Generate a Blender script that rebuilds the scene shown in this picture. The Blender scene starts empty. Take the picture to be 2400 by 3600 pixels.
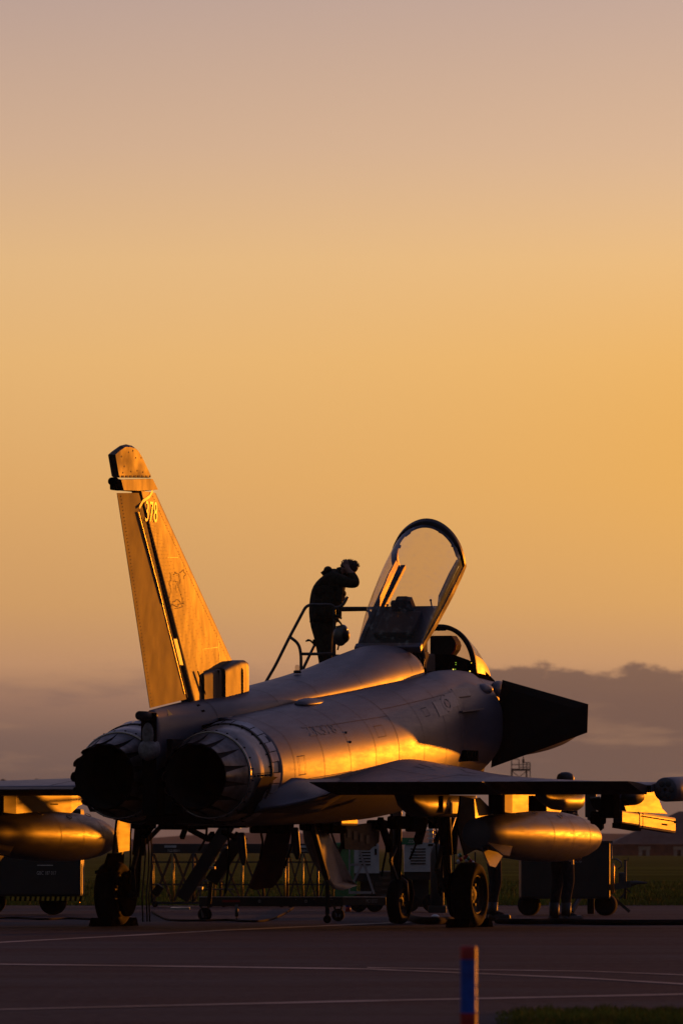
import bpy, bmesh, math, random
from mathutils import Vector, Matrix
R = math.radians
random.seed(7)
scene = bpy.context.scene
COL = scene.collection

# ------------------------------------------------------------------ camera
FPX, HY, HC = 28500.0, 2978.0, 0.947      # focal length and horizon row (2400x3600 grid), eye height
cam_d = bpy.data.cameras.new('camera'); cam = bpy.data.objects.new('camera', cam_d); COL.objects.link(cam)
cam.location = (0, 0, HC); cam.rotation_euler = (R(90), 0, 0)
cam_d.sensor_fit = 'VERTICAL'; cam_d.sensor_height = 36.0; cam_d.lens = FPX/3600*36.0
cam_d.shift_y = (HY-1800)/3600.0
cam_d.clip_start = 1.0; cam_d.clip_end = 20000
cam_d.dof.use_dof = True; cam_d.dof.focus_distance = 97.0; cam_d.dof.aperture_fstop = 11.0
scene.camera = cam
scene.view_settings.view_transform = 'Standard'; scene.view_settings.look = 'None'
scene.view_settings.exposure = 0; scene.view_settings.gamma = 1

# ------------------------------------------------------------------ sun + sky
SUN_AZ, SUN_EL = R(31.5), R(2.6)           # azimuth to the right of the viewing direction
sdir = Vector((math.sin(SUN_AZ)*math.cos(SUN_EL), math.cos(SUN_AZ)*math.cos(SUN_EL), math.sin(SUN_EL)))
sl = bpy.data.lights.new('sun', 'SUN'); so = bpy.data.objects.new('sun', sl); COL.objects.link(so)
sl.energy = 2.0; sl.angle = R(0.8); sl.color = (1.0, 0.27, 0.010)
so.rotation_euler = (-sdir).to_track_quat('-Z', 'Y').to_euler(); so.location = (30, 60, 40)

def srgb(r, g, b):
    f = lambda c: (c/255/12.92) if c/255 <= .04045 else ((c/255+.055)/1.055)**2.4
    return (f(r), f(g), f(b), 1)

class NT:
    def __init__(s, tree): s.t = tree; s.n = tree.nodes; s.l = tree.links
    def new(s, typ, **kw):
        n = s.n.new(typ)
        for k, v in kw.items(): setattr(n, k, v)
        return n
    def put(s, sock, v):
        if isinstance(v, bpy.types.NodeSocket): s.l.new(v, sock)
        elif v is not None: sock.default_value = v
    def m(s, op, a, b=None, c=None, clamp=False):
        n = s.new('ShaderNodeMath', operation=op); n.use_clamp = clamp
        s.put(n.inputs[0], a); s.put(n.inputs[1], b)
        if c is not None: s.put(n.inputs[2], c)
        return n.outputs[0]
    def mix(s, f, a, b, mode='MIX'):
        n = s.new('ShaderNodeMix', data_type='RGBA', blend_type=mode); n.clamp_factor = True
        s.put(n.inputs[0], f); s.put(n.inputs[6], a); s.put(n.inputs[7], b)
        return n.outputs[2]
    def mapr(s, v, a, b, c=0.0, d=1.0, smooth=True):
        n = s.new('ShaderNodeMapRange'); n.interpolation_type = 'SMOOTHSTEP' if smooth else 'LINEAR'
        for i, x in enumerate((v, a, b, c, d)): s.put(n.inputs[i], x)
        return n.outputs[0]
    def ramp(s, v, stops):
        n = s.new('ShaderNodeValToRGB'); s.put(n.inputs[0], v)
        e = n.color_ramp.elements
        while len(e) > 1: e.remove(e[-1])
        e[0].position = stops[0][0]; e[0].color = stops[0][1]
        for p, c in stops[1:]:
            x = e.new(p); x.color = c
        return n.outputs[0]
    def xyz(s, x, y, z):
        n = s.new('ShaderNodeCombineXYZ')
        for i, v in enumerate((x, y, z)): s.put(n.inputs[i], v)
        return n.outputs[0]
    def noise(s, vec, scale, detail=3, rough=.55):
        n = s.new('ShaderNodeTexNoise'); s.put(n.inputs['Vector'], vec)
        n.inputs['Scale'].default_value = scale; n.inputs['Detail'].default_value = detail; n.inputs['Roughness'].default_value = rough
        return n.outputs[0]

def make_world():
    w = bpy.data.worlds.new('World'); scene.world = w; w.use_nodes = True
    t = NT(w.node_tree); t.n.clear()
    tc = t.new('ShaderNodeTexCoord'); sp = t.new('ShaderNodeSeparateXYZ'); t.l.new(tc.outputs['Generated'], sp.inputs[0])
    x, y, z = sp.outputs
    # low sky: the band within ten degrees of the horizon
    zr = t.mapr(z, -0.02, 0.12, 0, 1, False)
    P = lambda zz: (zz+0.02)/0.14
    low = t.ramp(zr, [(P(-.02), srgb(90, 74, 70)), (P(.0), srgb(103, 84, 77)), (P(.008), srgb(113, 91, 83)), (P(.0135), srgb(128, 101, 89)),
                      (P(.018), srgb(156, 119, 98)), (P(.0225), srgb(195, 147, 108)), (P(.030), srgb(213, 161, 104)), (P(.045), srgb(229, 175, 108)),
                      (P(.060), srgb(237, 187, 120)), (P(.072), srgb(234, 190, 134)), (P(.086), srgb(216, 180, 148)), (P(.1045), srgb(194, 167, 153)), (1.0, srgb(184, 158, 148))])
    # warmer towards the sun side, browner on the far side
    az = t.m('ARCTAN2', x, y)
    side = t.mapr(az, -.042, .042, 0, 1, False)
    midz = t.m('MULTIPLY', t.mapr(z, .015, .05), t.mapr(z, .084, .050))
    warm = t.mix(t.m('MULTIPLY', t.m('POWER', side, 1.6), t.m('MULTIPLY', midz, .52)), low, srgb(232, 170, 76))
    cool = t.mix(t.m('MULTIPLY', t.m('SUBTRACT', 1.0, side, clamp=True), .34), warm, t.mix(1.0, warm, (.80, .77, .82, 1), 'MULTIPLY'))
    # cloud bank, crisp on the right, soft streaks on the left
    v = t.xyz(t.m('MULTIPLY', x, 1.0), 0.0, t.m('MULTIPLY', z, 2.2))
    nz = t.noise(v, 115, 6, .6); nz2 = t.noise(v, 26, 3)
    edge = t.m('ADD', .0126, t.m('ADD', t.m('MULTIPLY', nz, .0095), t.m('MULTIPLY', nz2, .0085)))
    bank = t.m('SUBTRACT', edge, z)
    bk = t.mapr(bank, -.0004, .0011)
    bk = t.m('MULTIPLY', bk, t.mapr(x, .004, .020))
    sky = t.mix(t.m('MULTIPLY', bk, .85), cool, t.mix(t.mapr(z, .0, .020), srgb(108, 88, 81), srgb(105, 82, 75)))
    st = t.noise(t.xyz(t.m('MULTIPLY', x, 1.0), 3.0, t.m('MULTIPLY', z, 7.0)), 42, 4)
    stk = t.m('MULTIPLY', t.m('MULTIPLY', t.mapr(st, .5, .68), t.mapr(z, .021, .0125)), t.mapr(z, .004, .011))
    sky = t.mix(t.m('MULTIPLY', stk, .45), sky, srgb(160, 122, 96))
    st2 = t.noise(t.xyz(t.m('MULTIPLY', x, 1.0), 9.0, t.m('MULTIPLY', z, 5.0)), 34, 4)
    dk = t.m('MULTIPLY', t.mapr(st2, .5, .66), t.m('MULTIPLY', t.mapr(z, .026, .017), t.mapr(x, .012, -.01)))
    sky = t.mix(t.m('MULTIPLY', dk, .5), sky, srgb(118, 94, 88))
    # deeper amber horizon towards the sun, well outside the frame
    sky = t.mix(t.mapr(az, .055, .30), sky, t.mix(1.0, sky, (.62, .40, .16, 1), 'MULTIPLY'))
    sky = t.mix(t.mapr(az, -.055, -.5), sky, t.mix(1.0, sky, (.45, .42, .45, 1), 'MULTIPLY'))
    # the dome above, and its dim side behind the viewer
    hi = t.ramp(z, [(0.0, srgb(178, 148, 137)), (.12, srgb(178, 148, 137)), (.3, srgb(98, 90, 122)), (.6, srgb(80, 79, 118)), (1.0, srgb(68, 69, 104))])
    sky = t.mix(t.mapr(z, .1045, .16), sky, hi)
    dot = t.new('ShaderNodeVectorMath', operation='DOT_PRODUCT'); t.l.new(tc.outputs['Generated'], dot.inputs[0]); dot.inputs[1].default_value = (math.sin(SUN_AZ), math.cos(SUN_AZ), 0)
    dv = dot.outputs['Value']
    front = t.mapr(t.m('ADD', dv, t.m('MULTIPLY', z, .55)), -.25, .85, .03, 1.0)
    sky = t.mix(1.0, sky, t.xyz(front, front, front), 'MULTIPLY')
    sky = t.mix(1.0, sky, t.mix(t.mapr(dv, .2, -.6), (0, 0, 0, 1), (.050, .048, .060, 1)), 'ADD')
    d2 = t.new('ShaderNodeVectorMath', operation='DOT_PRODUCT'); t.l.new(tc.outputs['Generated'], d2.inputs[0]); d2.inputs[1].default_value = sdir
    g = t.m('POWER', t.mapr(d2.outputs['Value'], .80, 1.0, 0, 1, False), 2.2)
    glow = t.mix(1.0, (.28, .11, .02, 1), t.xyz(g, g, g), 'MULTIPLY')
    sky = t.mix(1.0, sky, glow, 'ADD')
    bg1 = t.new('ShaderNodeBackground'); t.put(bg1.inputs[0], sky)
    ns = t.new('ShaderNodeTexSky', sky_type='NISHITA'); ns.sun_disc = False; ns.sun_elevation = SUN_EL; ns.sun_rotation = SUN_AZ; ns.dust_density = 3
    bg2 = t.new('ShaderNodeBackground'); t.l.new(ns.outputs[0], bg2.inputs[0]); t.put(bg2.inputs[1], t.m('MULTIPLY', t.mapr(z, .15, .5), .05))
    ad = t.new('ShaderNodeAddShader'); t.l.new(bg1.outputs[0], ad.inputs[0]); t.l.new(bg2.outputs[0], ad.inputs[1])
    out = t.new('ShaderNodeOutputWorld'); t.l.new(ad.outputs[0], out.inputs[0])
make_world()

# ------------------------------------------------------------------ helpers
def at(px, py, Y): return Vector(((px-1200)*Y/FPX, Y, HC+(HY-py)*Y/FPX))
def ground_y(py): return FPX*HC/(py-HY)

TH = R(19.5); AX0, AY0 = -2.182, 92.0
def ac(px, py, s):
    """a photo pixel met at lateral station s of the jet -> (s, forward, height)"""
    k = (px-1200)/FPX; c, sn = math.cos(TH), math.sin(TH)
    d = (k*(AY0-s*sn) - AX0 - s*c)/(sn-k*c)
    Y = AY0-s*sn+d*c
    return Vector((s, d, HC+(HY-py)*Y/FPX))

def tag(o, label=None, cat=None, group=None, kind=None):
    if label: o['label'] = label
    if cat: o['category'] = cat
    if group: o['group'] = group
    if kind: o['kind'] = kind
    return o
def thing(name, label, cat, loc=(0, 0, 0), rz=0, group=None):
    o = bpy.data.objects.new(name, None); COL.objects.link(o); o.empty_display_size = .2
    o.location = loc; o.rotation_euler = (0, 0, rz)
    return tag(o, label, cat, group)
def copy_tree(o, parent=None):
    c = o.copy(); COL.objects.link(c); c.parent = parent
    for ch in o.children: copy_tree(ch, c)
    return c

class MB:
    def __init__(s): s.v = []; s.f = []; s.mi = []; s.sm = []
    def add(s, vs, fs, m=0, smooth=False):
        b = len(s.v); s.v += [Vector(p) for p in vs]
        for f in fs: s.f.append([b+i for i in f]); s.mi.append(m); s.sm.append(smooth)
        return s
    def box(s, c, size, M=None, m=0):
        x, y, z = [q/2 for q in size]; vs = [Vector((a*x, b*y, e*z)) for a in (-1, 1) for b in (-1, 1) for e in (-1, 1)]
        if M is not None: vs = [M @ q for q in vs]
        c = Vector(c); vs = [q+c for q in vs]
        return s.add(vs, [(0, 1, 3, 2), (4, 6, 7, 5), (0, 4, 5, 1), (2, 3, 7, 6), (0, 2, 6, 4), (1, 5, 7, 3)], m)
    def bbox(s, c, size, b=.02, M=None, m=0):
        """box with chamfered edges"""
        x, y, z = [q/2 for q in size]; b = min(b, x*.9, y*.9, z*.9)
        bm = bmesh.new(); bmesh.ops.create_cube(bm, size=1)
        for q in bm.verts: q.co = Vector((q.co.x*2*x, q.co.y*2*y, q.co.z*2*z))
        bmesh.ops.bevel(bm, geom=bm.edges[:], offset=b, segments=2, affect='EDGES', profile=.6)
        vs = [q.co.copy() for q in bm.verts]; fs = [[v.index for v in f.verts] for f in bm.faces]; bm.free()
        if M is not None: vs = [M @ q for q in vs]
        c = Vector(c); return s.add([q+c for q in vs], fs, m)
    def rings(s, rs, closed=True, cap=(True, True), m=0, smooth=True):
        n = len(rs[0]); vs = [p for r in rs for p in r]; fs = []
        for i in range(len(rs)-1):
            for j in range(n if closed else n-1):
                k = (j+1) % n; fs.append((i*n+j, i*n+k, (i+1)*n+k, (i+1)*n+j))
        s.add(vs, fs, m, smooth)
        if closed and cap[0]: s.add(rs[0], [tuple(range(n))[::-1]], m)
        if closed and cap[1]: s.add(rs[-1], [tuple(range(n))], m)
        return s
    def tube(s, pts, r, n=10, m=0, cap=True):
        pts = [Vector(p) for p in pts]; rr = r if isinstance(r, (list, tuple)) else [r]*len(pts); rs = []
        up = None
        for i, p in enumerate(pts):
            d = (pts[min(i+1, len(pts)-1)]-pts[max(i-1, 0)]).normalized()
            if up is None: up = Vector((0, 0, 1)) if abs(d.z) < .9 else Vector((0, 1, 0))
            a = d.cross(up).normalized(); up = a.cross(d).normalized()
            rs.append([p+(a*math.cos(2*math.pi*k/n)+up*math.sin(2*math.pi*k/n))*rr[i] for k in range(n)])
        return s.rings(rs, True, (cap, cap), m)
    def bar(s, a, b, w, h=None, m=0):
        """square bar between two points"""
        a, b = Vector(a), Vector(b); h = h or w; d = b-a; L = d.length
        M = d.to_track_quat('Z', 'Y').to_matrix(); return s.box((a+b)/2, (w, h, L), M, m)
    def lathe(s, prof, origin=(0, 0, 0), axis=(0, 1, 0), n=32, m=0, cap=(True, True), up=(0, 0, 1)):
        """prof: (along, radius)"""
        ax = Vector(axis).normalized(); u = Vector(up); a = ax.cross(u)
        if a.length < 1e-3: a = ax.cross(Vector((1, 0, 0)))
        a.normalize(); u = a.cross(ax).normalized(); o = Vector(origin)
        return s.rings([[o+ax*t+(a*math.cos(2*math.pi*k/n)+u*math.sin(2*math.pi*k/n))*r for k in range(n)] for t, r in prof], True, cap, m)
    def prism(s, poly, vec, m=0):
        """flat polygon (3D points) given thickness vec, centred"""
        h = Vector(vec)/2; n = len(poly); a = [Vector(p)-h for p in poly]; b = [Vector(p)+h for p in poly]
        return s.add(a+b, [tuple(range(n))[::-1], tuple(range(n, 2*n))]+[(i, (i+1) % n, n+(i+1) % n, n+i) for i in range(n)], m)
    def mirror(s):
        b = MB(); b.v = [Vector((-p.x, p.y, p.z)) for p in s.v]; b.f = [list(reversed(f)) for f in s.f]; b.mi = s.mi[:]; b.sm = s.sm[:]; return b
    def ellipsoid(s, c, r, n=16, k=10, m=0):
        c = Vector(c); return s.rings([[c+Vector((r[0]*math.sin(math.pi*i/k)*math.cos(2*math.pi*j/n), r[1]*math.sin(math.pi*i/k)*math.sin(2*math.pi*j/n), r[2]*math.cos(math.pi*i/k))) for j in range(n)] for i in range(k+1)], True, (False, False), m)
    def build(s, name, mats, parent=None, loc=None, fix=True):
        me = bpy.data.meshes.new(name); me.from_pydata([tuple(p) for p in s.v], [], s.f); 
        if not isinstance(mats, (list, tuple)): mats = [mats]
        for q in mats: me.materials.append(q)
        me.polygons.foreach_set('material_index', s.mi); me.polygons.foreach_set('use_smooth', s.sm); me.update()
        if fix:
            bm = bmesh.new(); bm.from_mesh(me); bmesh.ops.remove_doubles(bm, verts=bm.verts, dist=2e-5)
            bmesh.ops.recalc_face_normals(bm, faces=bm.faces); bm.to_mesh(me); bm.free()
        o = bpy.data.objects.new(name, me); COL.objects.link(o)
        if parent: o.parent = parent
        if loc is not None: o.location = loc
        return o

def text_mesh(body, size=1.0, shear=0.0):
    """2D triangles/quads of a text: list of verts (x,y), faces"""
    cu = bpy.data.curves.new('t', 'FONT'); cu.body = body; cu.size = size; cu.shear = shear; cu.resolution_u = 3
    o = bpy.data.objects.new('t', cu); COL.objects.link(o)
    dg = bpy.context.evaluated_depsgraph_get(); me = bpy.data.meshes.new_from_object(o.evaluated_get(dg))
    vs = [v.co.copy() for v in me.vertices]; fs = [tuple(p.vertices) for p in me.polygons]
    bpy.data.objects.remove(o); bpy.data.curves.remove(cu); bpy.data.meshes.remove(me)
    x0 = min(v.x for v in vs); x1 = max(v.x for v in vs); y0 = min(v.y for v in vs); y1 = max(v.y for v in vs)
    return [(v.x-x0, v.y-y0) for v in vs], fs, x1-x0, y1-y0
def put_text(mb, body, fn, width, height, m=0):
    vs, fs, w, h = text_mesh(body)
    mb.add([fn(x/w*width, y/h*height) for x, y in vs], fs, m)

def material(name, base, rough=.5, metal=0.0, var=.12, scale=3.0, bump=0.0, bscale=None, stretch=(1, 1, 1), rvar=0.0, spec=.5, emit=None, es=1.0, coat=0.0):
    m = bpy.data.materials.new(name); m.use_nodes = True; t = NT(m.node_tree)
    b = t.n['Principled BSDF']
    tc = t.new('ShaderNodeTexCoord'); mp = t.new('ShaderNodeMapping'); t.l.new(tc.outputs['Object'], mp.inputs[0]); mp.inputs['Scale'].default_value = stretch
    n = t.noise(mp.outputs[0], scale, 5, .6)
    base = tuple(base[:3])
    lo = tuple(c*(1-var) for c in base)+(1,); hi = tuple(min(1, c*(1+var)) for c in base)+(1,)
    t.put(b.inputs['Base Color'], t.mix(t.mapr(n, .3, .7), lo, hi))
    if rvar:
        n2 = t.noise(mp.outputs[0], scale*.6, 3); t.put(b.inputs['Roughness'], t.mapr(n2, .3, .7, max(.03, rough-rvar), min(1, rough+rvar)))
    else: b.inputs['Roughness'].default_value = rough
    b.inputs['Metallic'].default_value = metal; b.inputs['Specular IOR Level'].default_value = spec
    if coat: b.inputs['Coat Weight'].default_value = coat; b.inputs['Coat Roughness'].default_value = .25
    if bump:
        nb = t.noise(mp.outputs[0], bscale or scale*2, 3); bn = t.new('ShaderNodeBump'); bn.inputs['Strength'].default_value = 1; bn.inputs['Distance'].default_value = bump
        t.l.new(nb, bn.inputs['Height']); t.l.new(bn.outputs[0], b.inputs['Normal'])
    if emit: b.inputs['Emission Color'].default_value = tuple(emit[:3])+(1,); b.inputs['Emission Strength'].default_value = es
    return m

def paint_material(name, base, rough=.38, axis_streak=(3, .5, 3), metal=.0, bumpd=.006, spec=.32, sa=1.0):
    """satin aircraft paint with stains, scuffs and soft panel waviness"""
    m = bpy.data.materials.new(name); m.use_nodes = True; t = NT(m.node_tree); b = t.n['Principled BSDF']
    tc = t.new('ShaderNodeTexCoord'); o = tc.outputs['Object']
    mp = t.new('ShaderNodeMapping'); t.l.new(o, mp.inputs[0]); mp.inputs['Scale'].default_value = axis_streak
    big = t.noise(o, .9, 4); streak = t.noise(mp.outputs[0], 5, 5, .65); fine = t.noise(o, 38, 3)
    c = t.mix(t.mapr(big, .3, .7), tuple(x*.84 for x in base)+(1,), tuple(x*1.12 for x in base)+(1,))
    c = t.mix(t.m('MULTIPLY', t.mapr(streak, .52, .72), .35*sa), c, tuple(x*.6 for x in base)+(1,))
    c = t.mix(t.m('MULTIPLY', t.mapr(fine, .62, .75), .25), c, tuple(x*1.5 for x in base)+(1,))
    t.put(b.inputs['Base Color'], c)
    r = t.m('ADD', t.mapr(streak, .3, .7, rough-.07*sa, rough+.07*sa), t.m('MULTIPLY', big, .06))
    t.put(b.inputs['Roughness'], r); b.inputs['Metallic'].default_value = metal
    bn = t.new('ShaderNodeBump'); bn.inputs['Strength'].default_value = 1; bn.inputs['Distance'].default_value = bumpd; b.inputs['Specular IOR Level'].default_value = spec
    wav = t.noise(o, 1.3, 2); t.l.new(wav, bn.inputs['Height']); t.l.new(bn.outputs[0], b.inputs['Normal'])
    return m

M = {}
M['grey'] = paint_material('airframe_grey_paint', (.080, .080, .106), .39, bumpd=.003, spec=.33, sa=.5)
M['fin'] = paint_material('fin_sun_warmed_paint', (.080, .058, .040), .46, (1, 1.5, .6), bumpd=.013, spec=.19, sa=.35)  # grey fin paint warmed to brown, putting the sunset's orange into colour
M['tankgrey'] = paint_material('tank_grey_paint', (.10, .10, .115), .36, bumpd=.002, spec=.18, sa=1.2)
M['dark_grey'] = paint_material('dark_grey_and_shade_paint', (.028, .027, .030), .55, spec=.15)  # dark parts; on foreplanes and elevons it puts their shade into the paint
M['line'] = material('panel_gap', (.045, .044, .05), .7)
M['pale'] = material('pale_marking', (.13, .125, .12), .4, var=.3, scale=30)
M['faint'] = material('faint_marking', (.045, .045, .055), .45, var=.2, scale=20)
M['faint_light'] = material('faint_light_marking', (.125, .12, .14), .42, var=.2, scale=20)
M['faint_red'] = material('faint_red_marking', (.12, .07, .085), .42, var=.15, scale=20)
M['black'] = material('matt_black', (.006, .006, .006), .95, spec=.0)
M['soot'] = material('soot', (.012, .011, .010), .8, spec=.2, var=.3)
M['petal'] = material('heat_stained_metal', (.085, .078, .078), .42, .45, var=.45, scale=7, rvar=.12, bump=.002)
M['hoop'] = material('polished_hoop', (.42, .37, .33), .25, .9, var=.2, scale=12)
M['shroud'] = material('titanium_shroud', (.30, .27, .25), .36, .6, var=.25, scale=6, rvar=.1, stretch=(1, 1, .4))
M['tile'] = material('tile_ring', (.30, .30, .33), .4, .2, var=.35, scale=5, rvar=.1)
M['rubber'] = material('tyre_rubber', (.012, .012, .012), .85, spec=.1, var=.3, scale=20, bump=.002)
M['rim'] = material('wheel_rim', (.014, .014, .014), .6, .0, spec=.2, var=.3, scale=15)
M['steel'] = material('gear_steel', (.09, .088, .085), .45, .3, var=.3, scale=10)
M['gearpaint'] = material('gear_paint', (.035, .035, .035), .6, var=.3, scale=9)
M['white'] = material('white_gear_door', (.45, .43, .42), .5, var=.2, scale=4, rvar=.1)
M['darkred'] = material('dark_red_door', (.10, .022, .016), .55, var=.3, scale=5)
M['red'] = material('red_paint', (.30, .008, .008), .5, var=.2)
M['canframe'] = material('canopy_frame', (.008, .008, .012), .45, spec=.25, var=.2, scale=12)
M['seat'] = material('seat_padding', (.018, .016, .015), .8, var=.3, scale=20)
M['seatred'] = material('seat_red_handle', (.45, .01, .01), .45)
M['olive'] = material('olive_cloth', (.030, .030, .022), .9, spec=.15, var=.3, scale=25, bump=.006, bscale=14)
M['navy'] = material('dark_work_clothes', (.022, .022, .026), .9, spec=.15, var=.3, scale=25, bump=.006, bscale=14)
M['skin'] = material('skin', (.22, .11, .08), .55, var=.12, scale=20)
M['hair'] = material('hair', (.025, .014, .008), .7, var=.4, scale=60)
M['boot'] = material('boot_leather', (.015, .013, .012), .5, var=.3)
M['helmet'] = material('helmet_shell', (.05, .05, .045), .3, var=.2, coat=.4)
M['railpaint'] = material('ladder_rail_paint', (.055, .05, .045), .38, var=.25, scale=12)
M['railyellow'] = material('staging_sunlit_yellow', (.20, .15, .03), .45, var=.3, scale=12)  # yellow puts sunlight on the staging posts into their paint
M['staging'] = material('staging_dark_paint', (.016, .016, .016), .5, var=.3, scale=6)
M['alu'] = material('bare_aluminium', (.50, .48, .45), .4, .4, var=.2, scale=8)
M['powerunit'] = material('power_unit_enamel', (.42, .43, .45), .5, var=.15, scale=4)
M['green'] = material('green_panel', (.015, .16, .06), .5)
M['cart'] = material('cart_dark_enamel', (.012, .012, .012), .5, var=.3, scale=3)
M['hazyellow'] = material('hazard_yellow', (.42, .28, .015), .5, var=.25, scale=14)
M['hose'] = material('black_rubber_hose', (.010, .010, .010), .9, spec=.05)
M['brick'] = material('red_brick_wall', (.13, .045, .03), .9, var=.35, scale=1.5)
M['roof'] = material('brown_roof_tiles', (.085, .06, .05), .8, var=.3, scale=.8)
M['stone'] = material('pale_door_surround', (.34, .30, .26), .8, var=.2, scale=2)
M['mast'] = material('mast_steel', (.045, .038, .036), .7, var=.2)
M['bluepost'] = material('post_blue_band', (.01, .07, .42), .45, var=.35, scale=14)
M['redpost'] = material('post_red_band', (.42, .015, .012), .5, var=.35, scale=14)
M['reflector'] = material('orange_reflector', (.6, .22, .05), .25)
M['lamp_red'] = material('beacon_red_lens', (.5, .01, .01), .3, emit=(1, .01, .02), es=1.2)
M['ind_green'] = material('green_indicator', (.05, .3, .02), .4, emit=(.5, .9, .05), es=.55)
M['ind_yellow'] = material('amber_indicator', (.4, .3, .02), .4, emit=(1, .75, .12), es=1.5)
M['copper'] = material('brass_cylinder', (.50, .24, .07), .3, .7, var=.2)
M['bush'] = material('bush_leaves', (.03, .035, .02), .9, var=.3)
M['caution'] = material('caution_yellow', (.40, .34, .06), .5)

def glass_material(name, tint, gl=.06, rough=.03):
    m = bpy.data.materials.new(name); m.use_nodes = True; t = NT(m.node_tree); t.n.clear()
    tr = t.new('ShaderNodeBsdfTransparent'); tr.inputs[0].default_value = tint+(1,)
    g = t.new('ShaderNodeBsdfGlossy'); g.inputs['Roughness'].default_value = rough; g.inputs[0].default_value = (.9, .9, .9, 1)
    fr = t.new('ShaderNodeLayerWeight'); fr.inputs[0].default_value = .5
    tc = t.new('ShaderNodeTexCoord'); sm = t.noise(tc.outputs['Object'], 14, 4)
    mx = t.new('ShaderNodeMixShader'); t.put(mx.inputs[0], t.m('ADD', t.m('ADD', .025, t.m('MULTIPLY', t.m('POWER', fr.outputs[1], 3.0), .45)), t.mapr(sm, .5, .8, 0, gl)))
    t.l.new(tr.outputs[0], mx.inputs[1]); t.l.new(g.outputs[0], mx.inputs[2])
    o = t.new('ShaderNodeOutputMaterial'); t.l.new(mx.outputs[0], o.inputs[0]); return m
M['canopyglass'] = glass_material('canopy_acrylic', (.80, .73, .66), .14)
M['lens'] = glass_material('clear_lens', (.8, .75, .7), .2)

# ------------------------------------------------------------------ ground
def ground_material(name, kind):
    m = bpy.data.materials.new(name); m.use_nodes = True; t = NT(m.node_tree); b = t.n['Principled BSDF']
    tc = t.new('ShaderNodeTexCoord'); o = tc.outputs['Object']
    mp = t.new('ShaderNodeMapping'); t.l.new(o, mp.inputs[0])
    if kind == 'apron':
        mp.inputs['Scale'].default_value = (.12, 1.0, 1)
        a = t.noise(mp.outputs[0], .55, 6, .7); f = t.noise(o, 11, 4, .8); g = t.noise(o, .25, 3)
        c = t.mix(t.mapr(a, .3, .7), (.015, .015, .022, 1), (.035, .035, .048, 1))
        c = t.mix(t.mapr(f, .40, .70, 0, .9), c, (.075, .070, .080, 1))
        mp2 = t.new('ShaderNodeMapping'); t.l.new(o, mp2.inputs[0]); mp2.inputs['Scale'].default_value = (.05, 1, 1); mp2.inputs['Rotation'].default_value = (0, 0, R(1.5))
        cr = t.noise(mp2.outputs[0], 1.6, 5, .7)
        c = t.mix(t.mapr(cr, .60, .66, 0, .75), c, (.012, .011, .011, 1))
        t.put(b.inputs['Base Color'], c); t.put(b.inputs['Roughness'], t.mapr(g, .35, .65, .7, .85)); b.inputs['Specular IOR Level'].default_value = .04
        bn = t.new('ShaderNodeBump'); bn.inputs['Distance'].default_value = .02; bn.inputs['Strength'].default_value = 1; t.l.new(f, bn.inputs['Height']); t.l.new(bn.outputs[0], b.inputs['Normal'])
    else:
        mp.inputs['Scale'].default_value = (.25, 1.0, 1)
        a = t.noise(mp.outputs[0], .12, 5, .7); f = t.noise(o, 2.5, 5, .8)
        c = t.mix(t.mapr(a, .35, .65), (.045, .055, .008, 1), (.20, .18, .03, 1))
        c = t.mix(t.mapr(f, .4, .7, 0, .5), c, (.16, .13, .03, 1))
        t.put(b.inputs['Base Color'], c); b.inputs['Roughness'].default_value = 1; b.inputs['Specular IOR Level'].default_value = 0
        bn = t.new('ShaderNodeBump'); bn.inputs['Distance'].default_value = .2; bn.inputs['Strength'].default_value = 1; t.l.new(f, bn.inputs['Height']); t.l.new(bn.outputs[0], b.inputs['Normal'])
    return m
M['apron'] = ground_material('apron_asphalt', 'apron'); M['field'] = ground_material('grass_field', 'field')
g = MB(); g.add([(-6000, -200, -.02), (6000, -200, -.02), (6000, 9000, -.02), (-6000, 9000, -.02)], [(0, 1, 2, 3)])
tag(g.build('ground', M['field']), kind='structure')
EDGE = 133.0
g = MB(); g.add([(-120, -60, 0), (120, -60, 0), (120, EDGE-1.0, 0), (2.2, EDGE+.2, 0), (-.5, EDGE-1.5, 0), (-120, EDGE+3, 0)], [(0, 1, 2, 3, 4, 5)])
tag(g.build('apron', M['apron']), kind='structure')
M['roadpaint'] = material('worn_white_paint', (.17, .15, .145), .7, var=.8, scale=.5, stretch=(1, 1, 1))
def strip(pts, wpx):
    mb = MB(); L, Rr = [], []
    fine = []
    for i in range(len(pts)-1):
        for k in range(6): u = k/6; fine.append((pts[i][0]*(1-u)+pts[i+1][0]*u, pts[i][1]*(1-u)+pts[i+1][1]*u))
    fine.append(pts[-1])
    for (px, py) in fine:
        w = wpx*random.uniform(.75, 1.2)
        for lst, q in ((L, py-w/2), (Rr, py+w/2)):
            Y = ground_y(q); lst.append(((px-1200)*Y/FPX, Y, .004))
    n = len(L); mb.add(L+Rr, [(i, i+1, n+i+1, n+i) for i in range(n-1)])
    return mb
for nm, pts, w in (('painted_line', [(-300, 3326), (0, 3314), (505, 3287), (796, 3271), (1355, 3246), (1500, 3240)], 4.2),
                   ('painted_line', [(-300, 3388), (0, 3391), (735, 3400), (1286, 3408), (1700, 3425), (2066, 3441), (2400, 3461), (2700, 3475)], 4.0),
                   ('painted_line', [(1290, 3403), (1700, 3411), (2066, 3416), (2400, 3429), (2700, 3440)], 2.6),
                   ('painted_line', [(-300, 3556), (0, 3551), (1225, 3522), (2400, 3497), (2700, 3490)], 4.4)):
    tag(strip(pts, w).build(nm, M['roadpaint'], fix=False), kind='structure')

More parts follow.
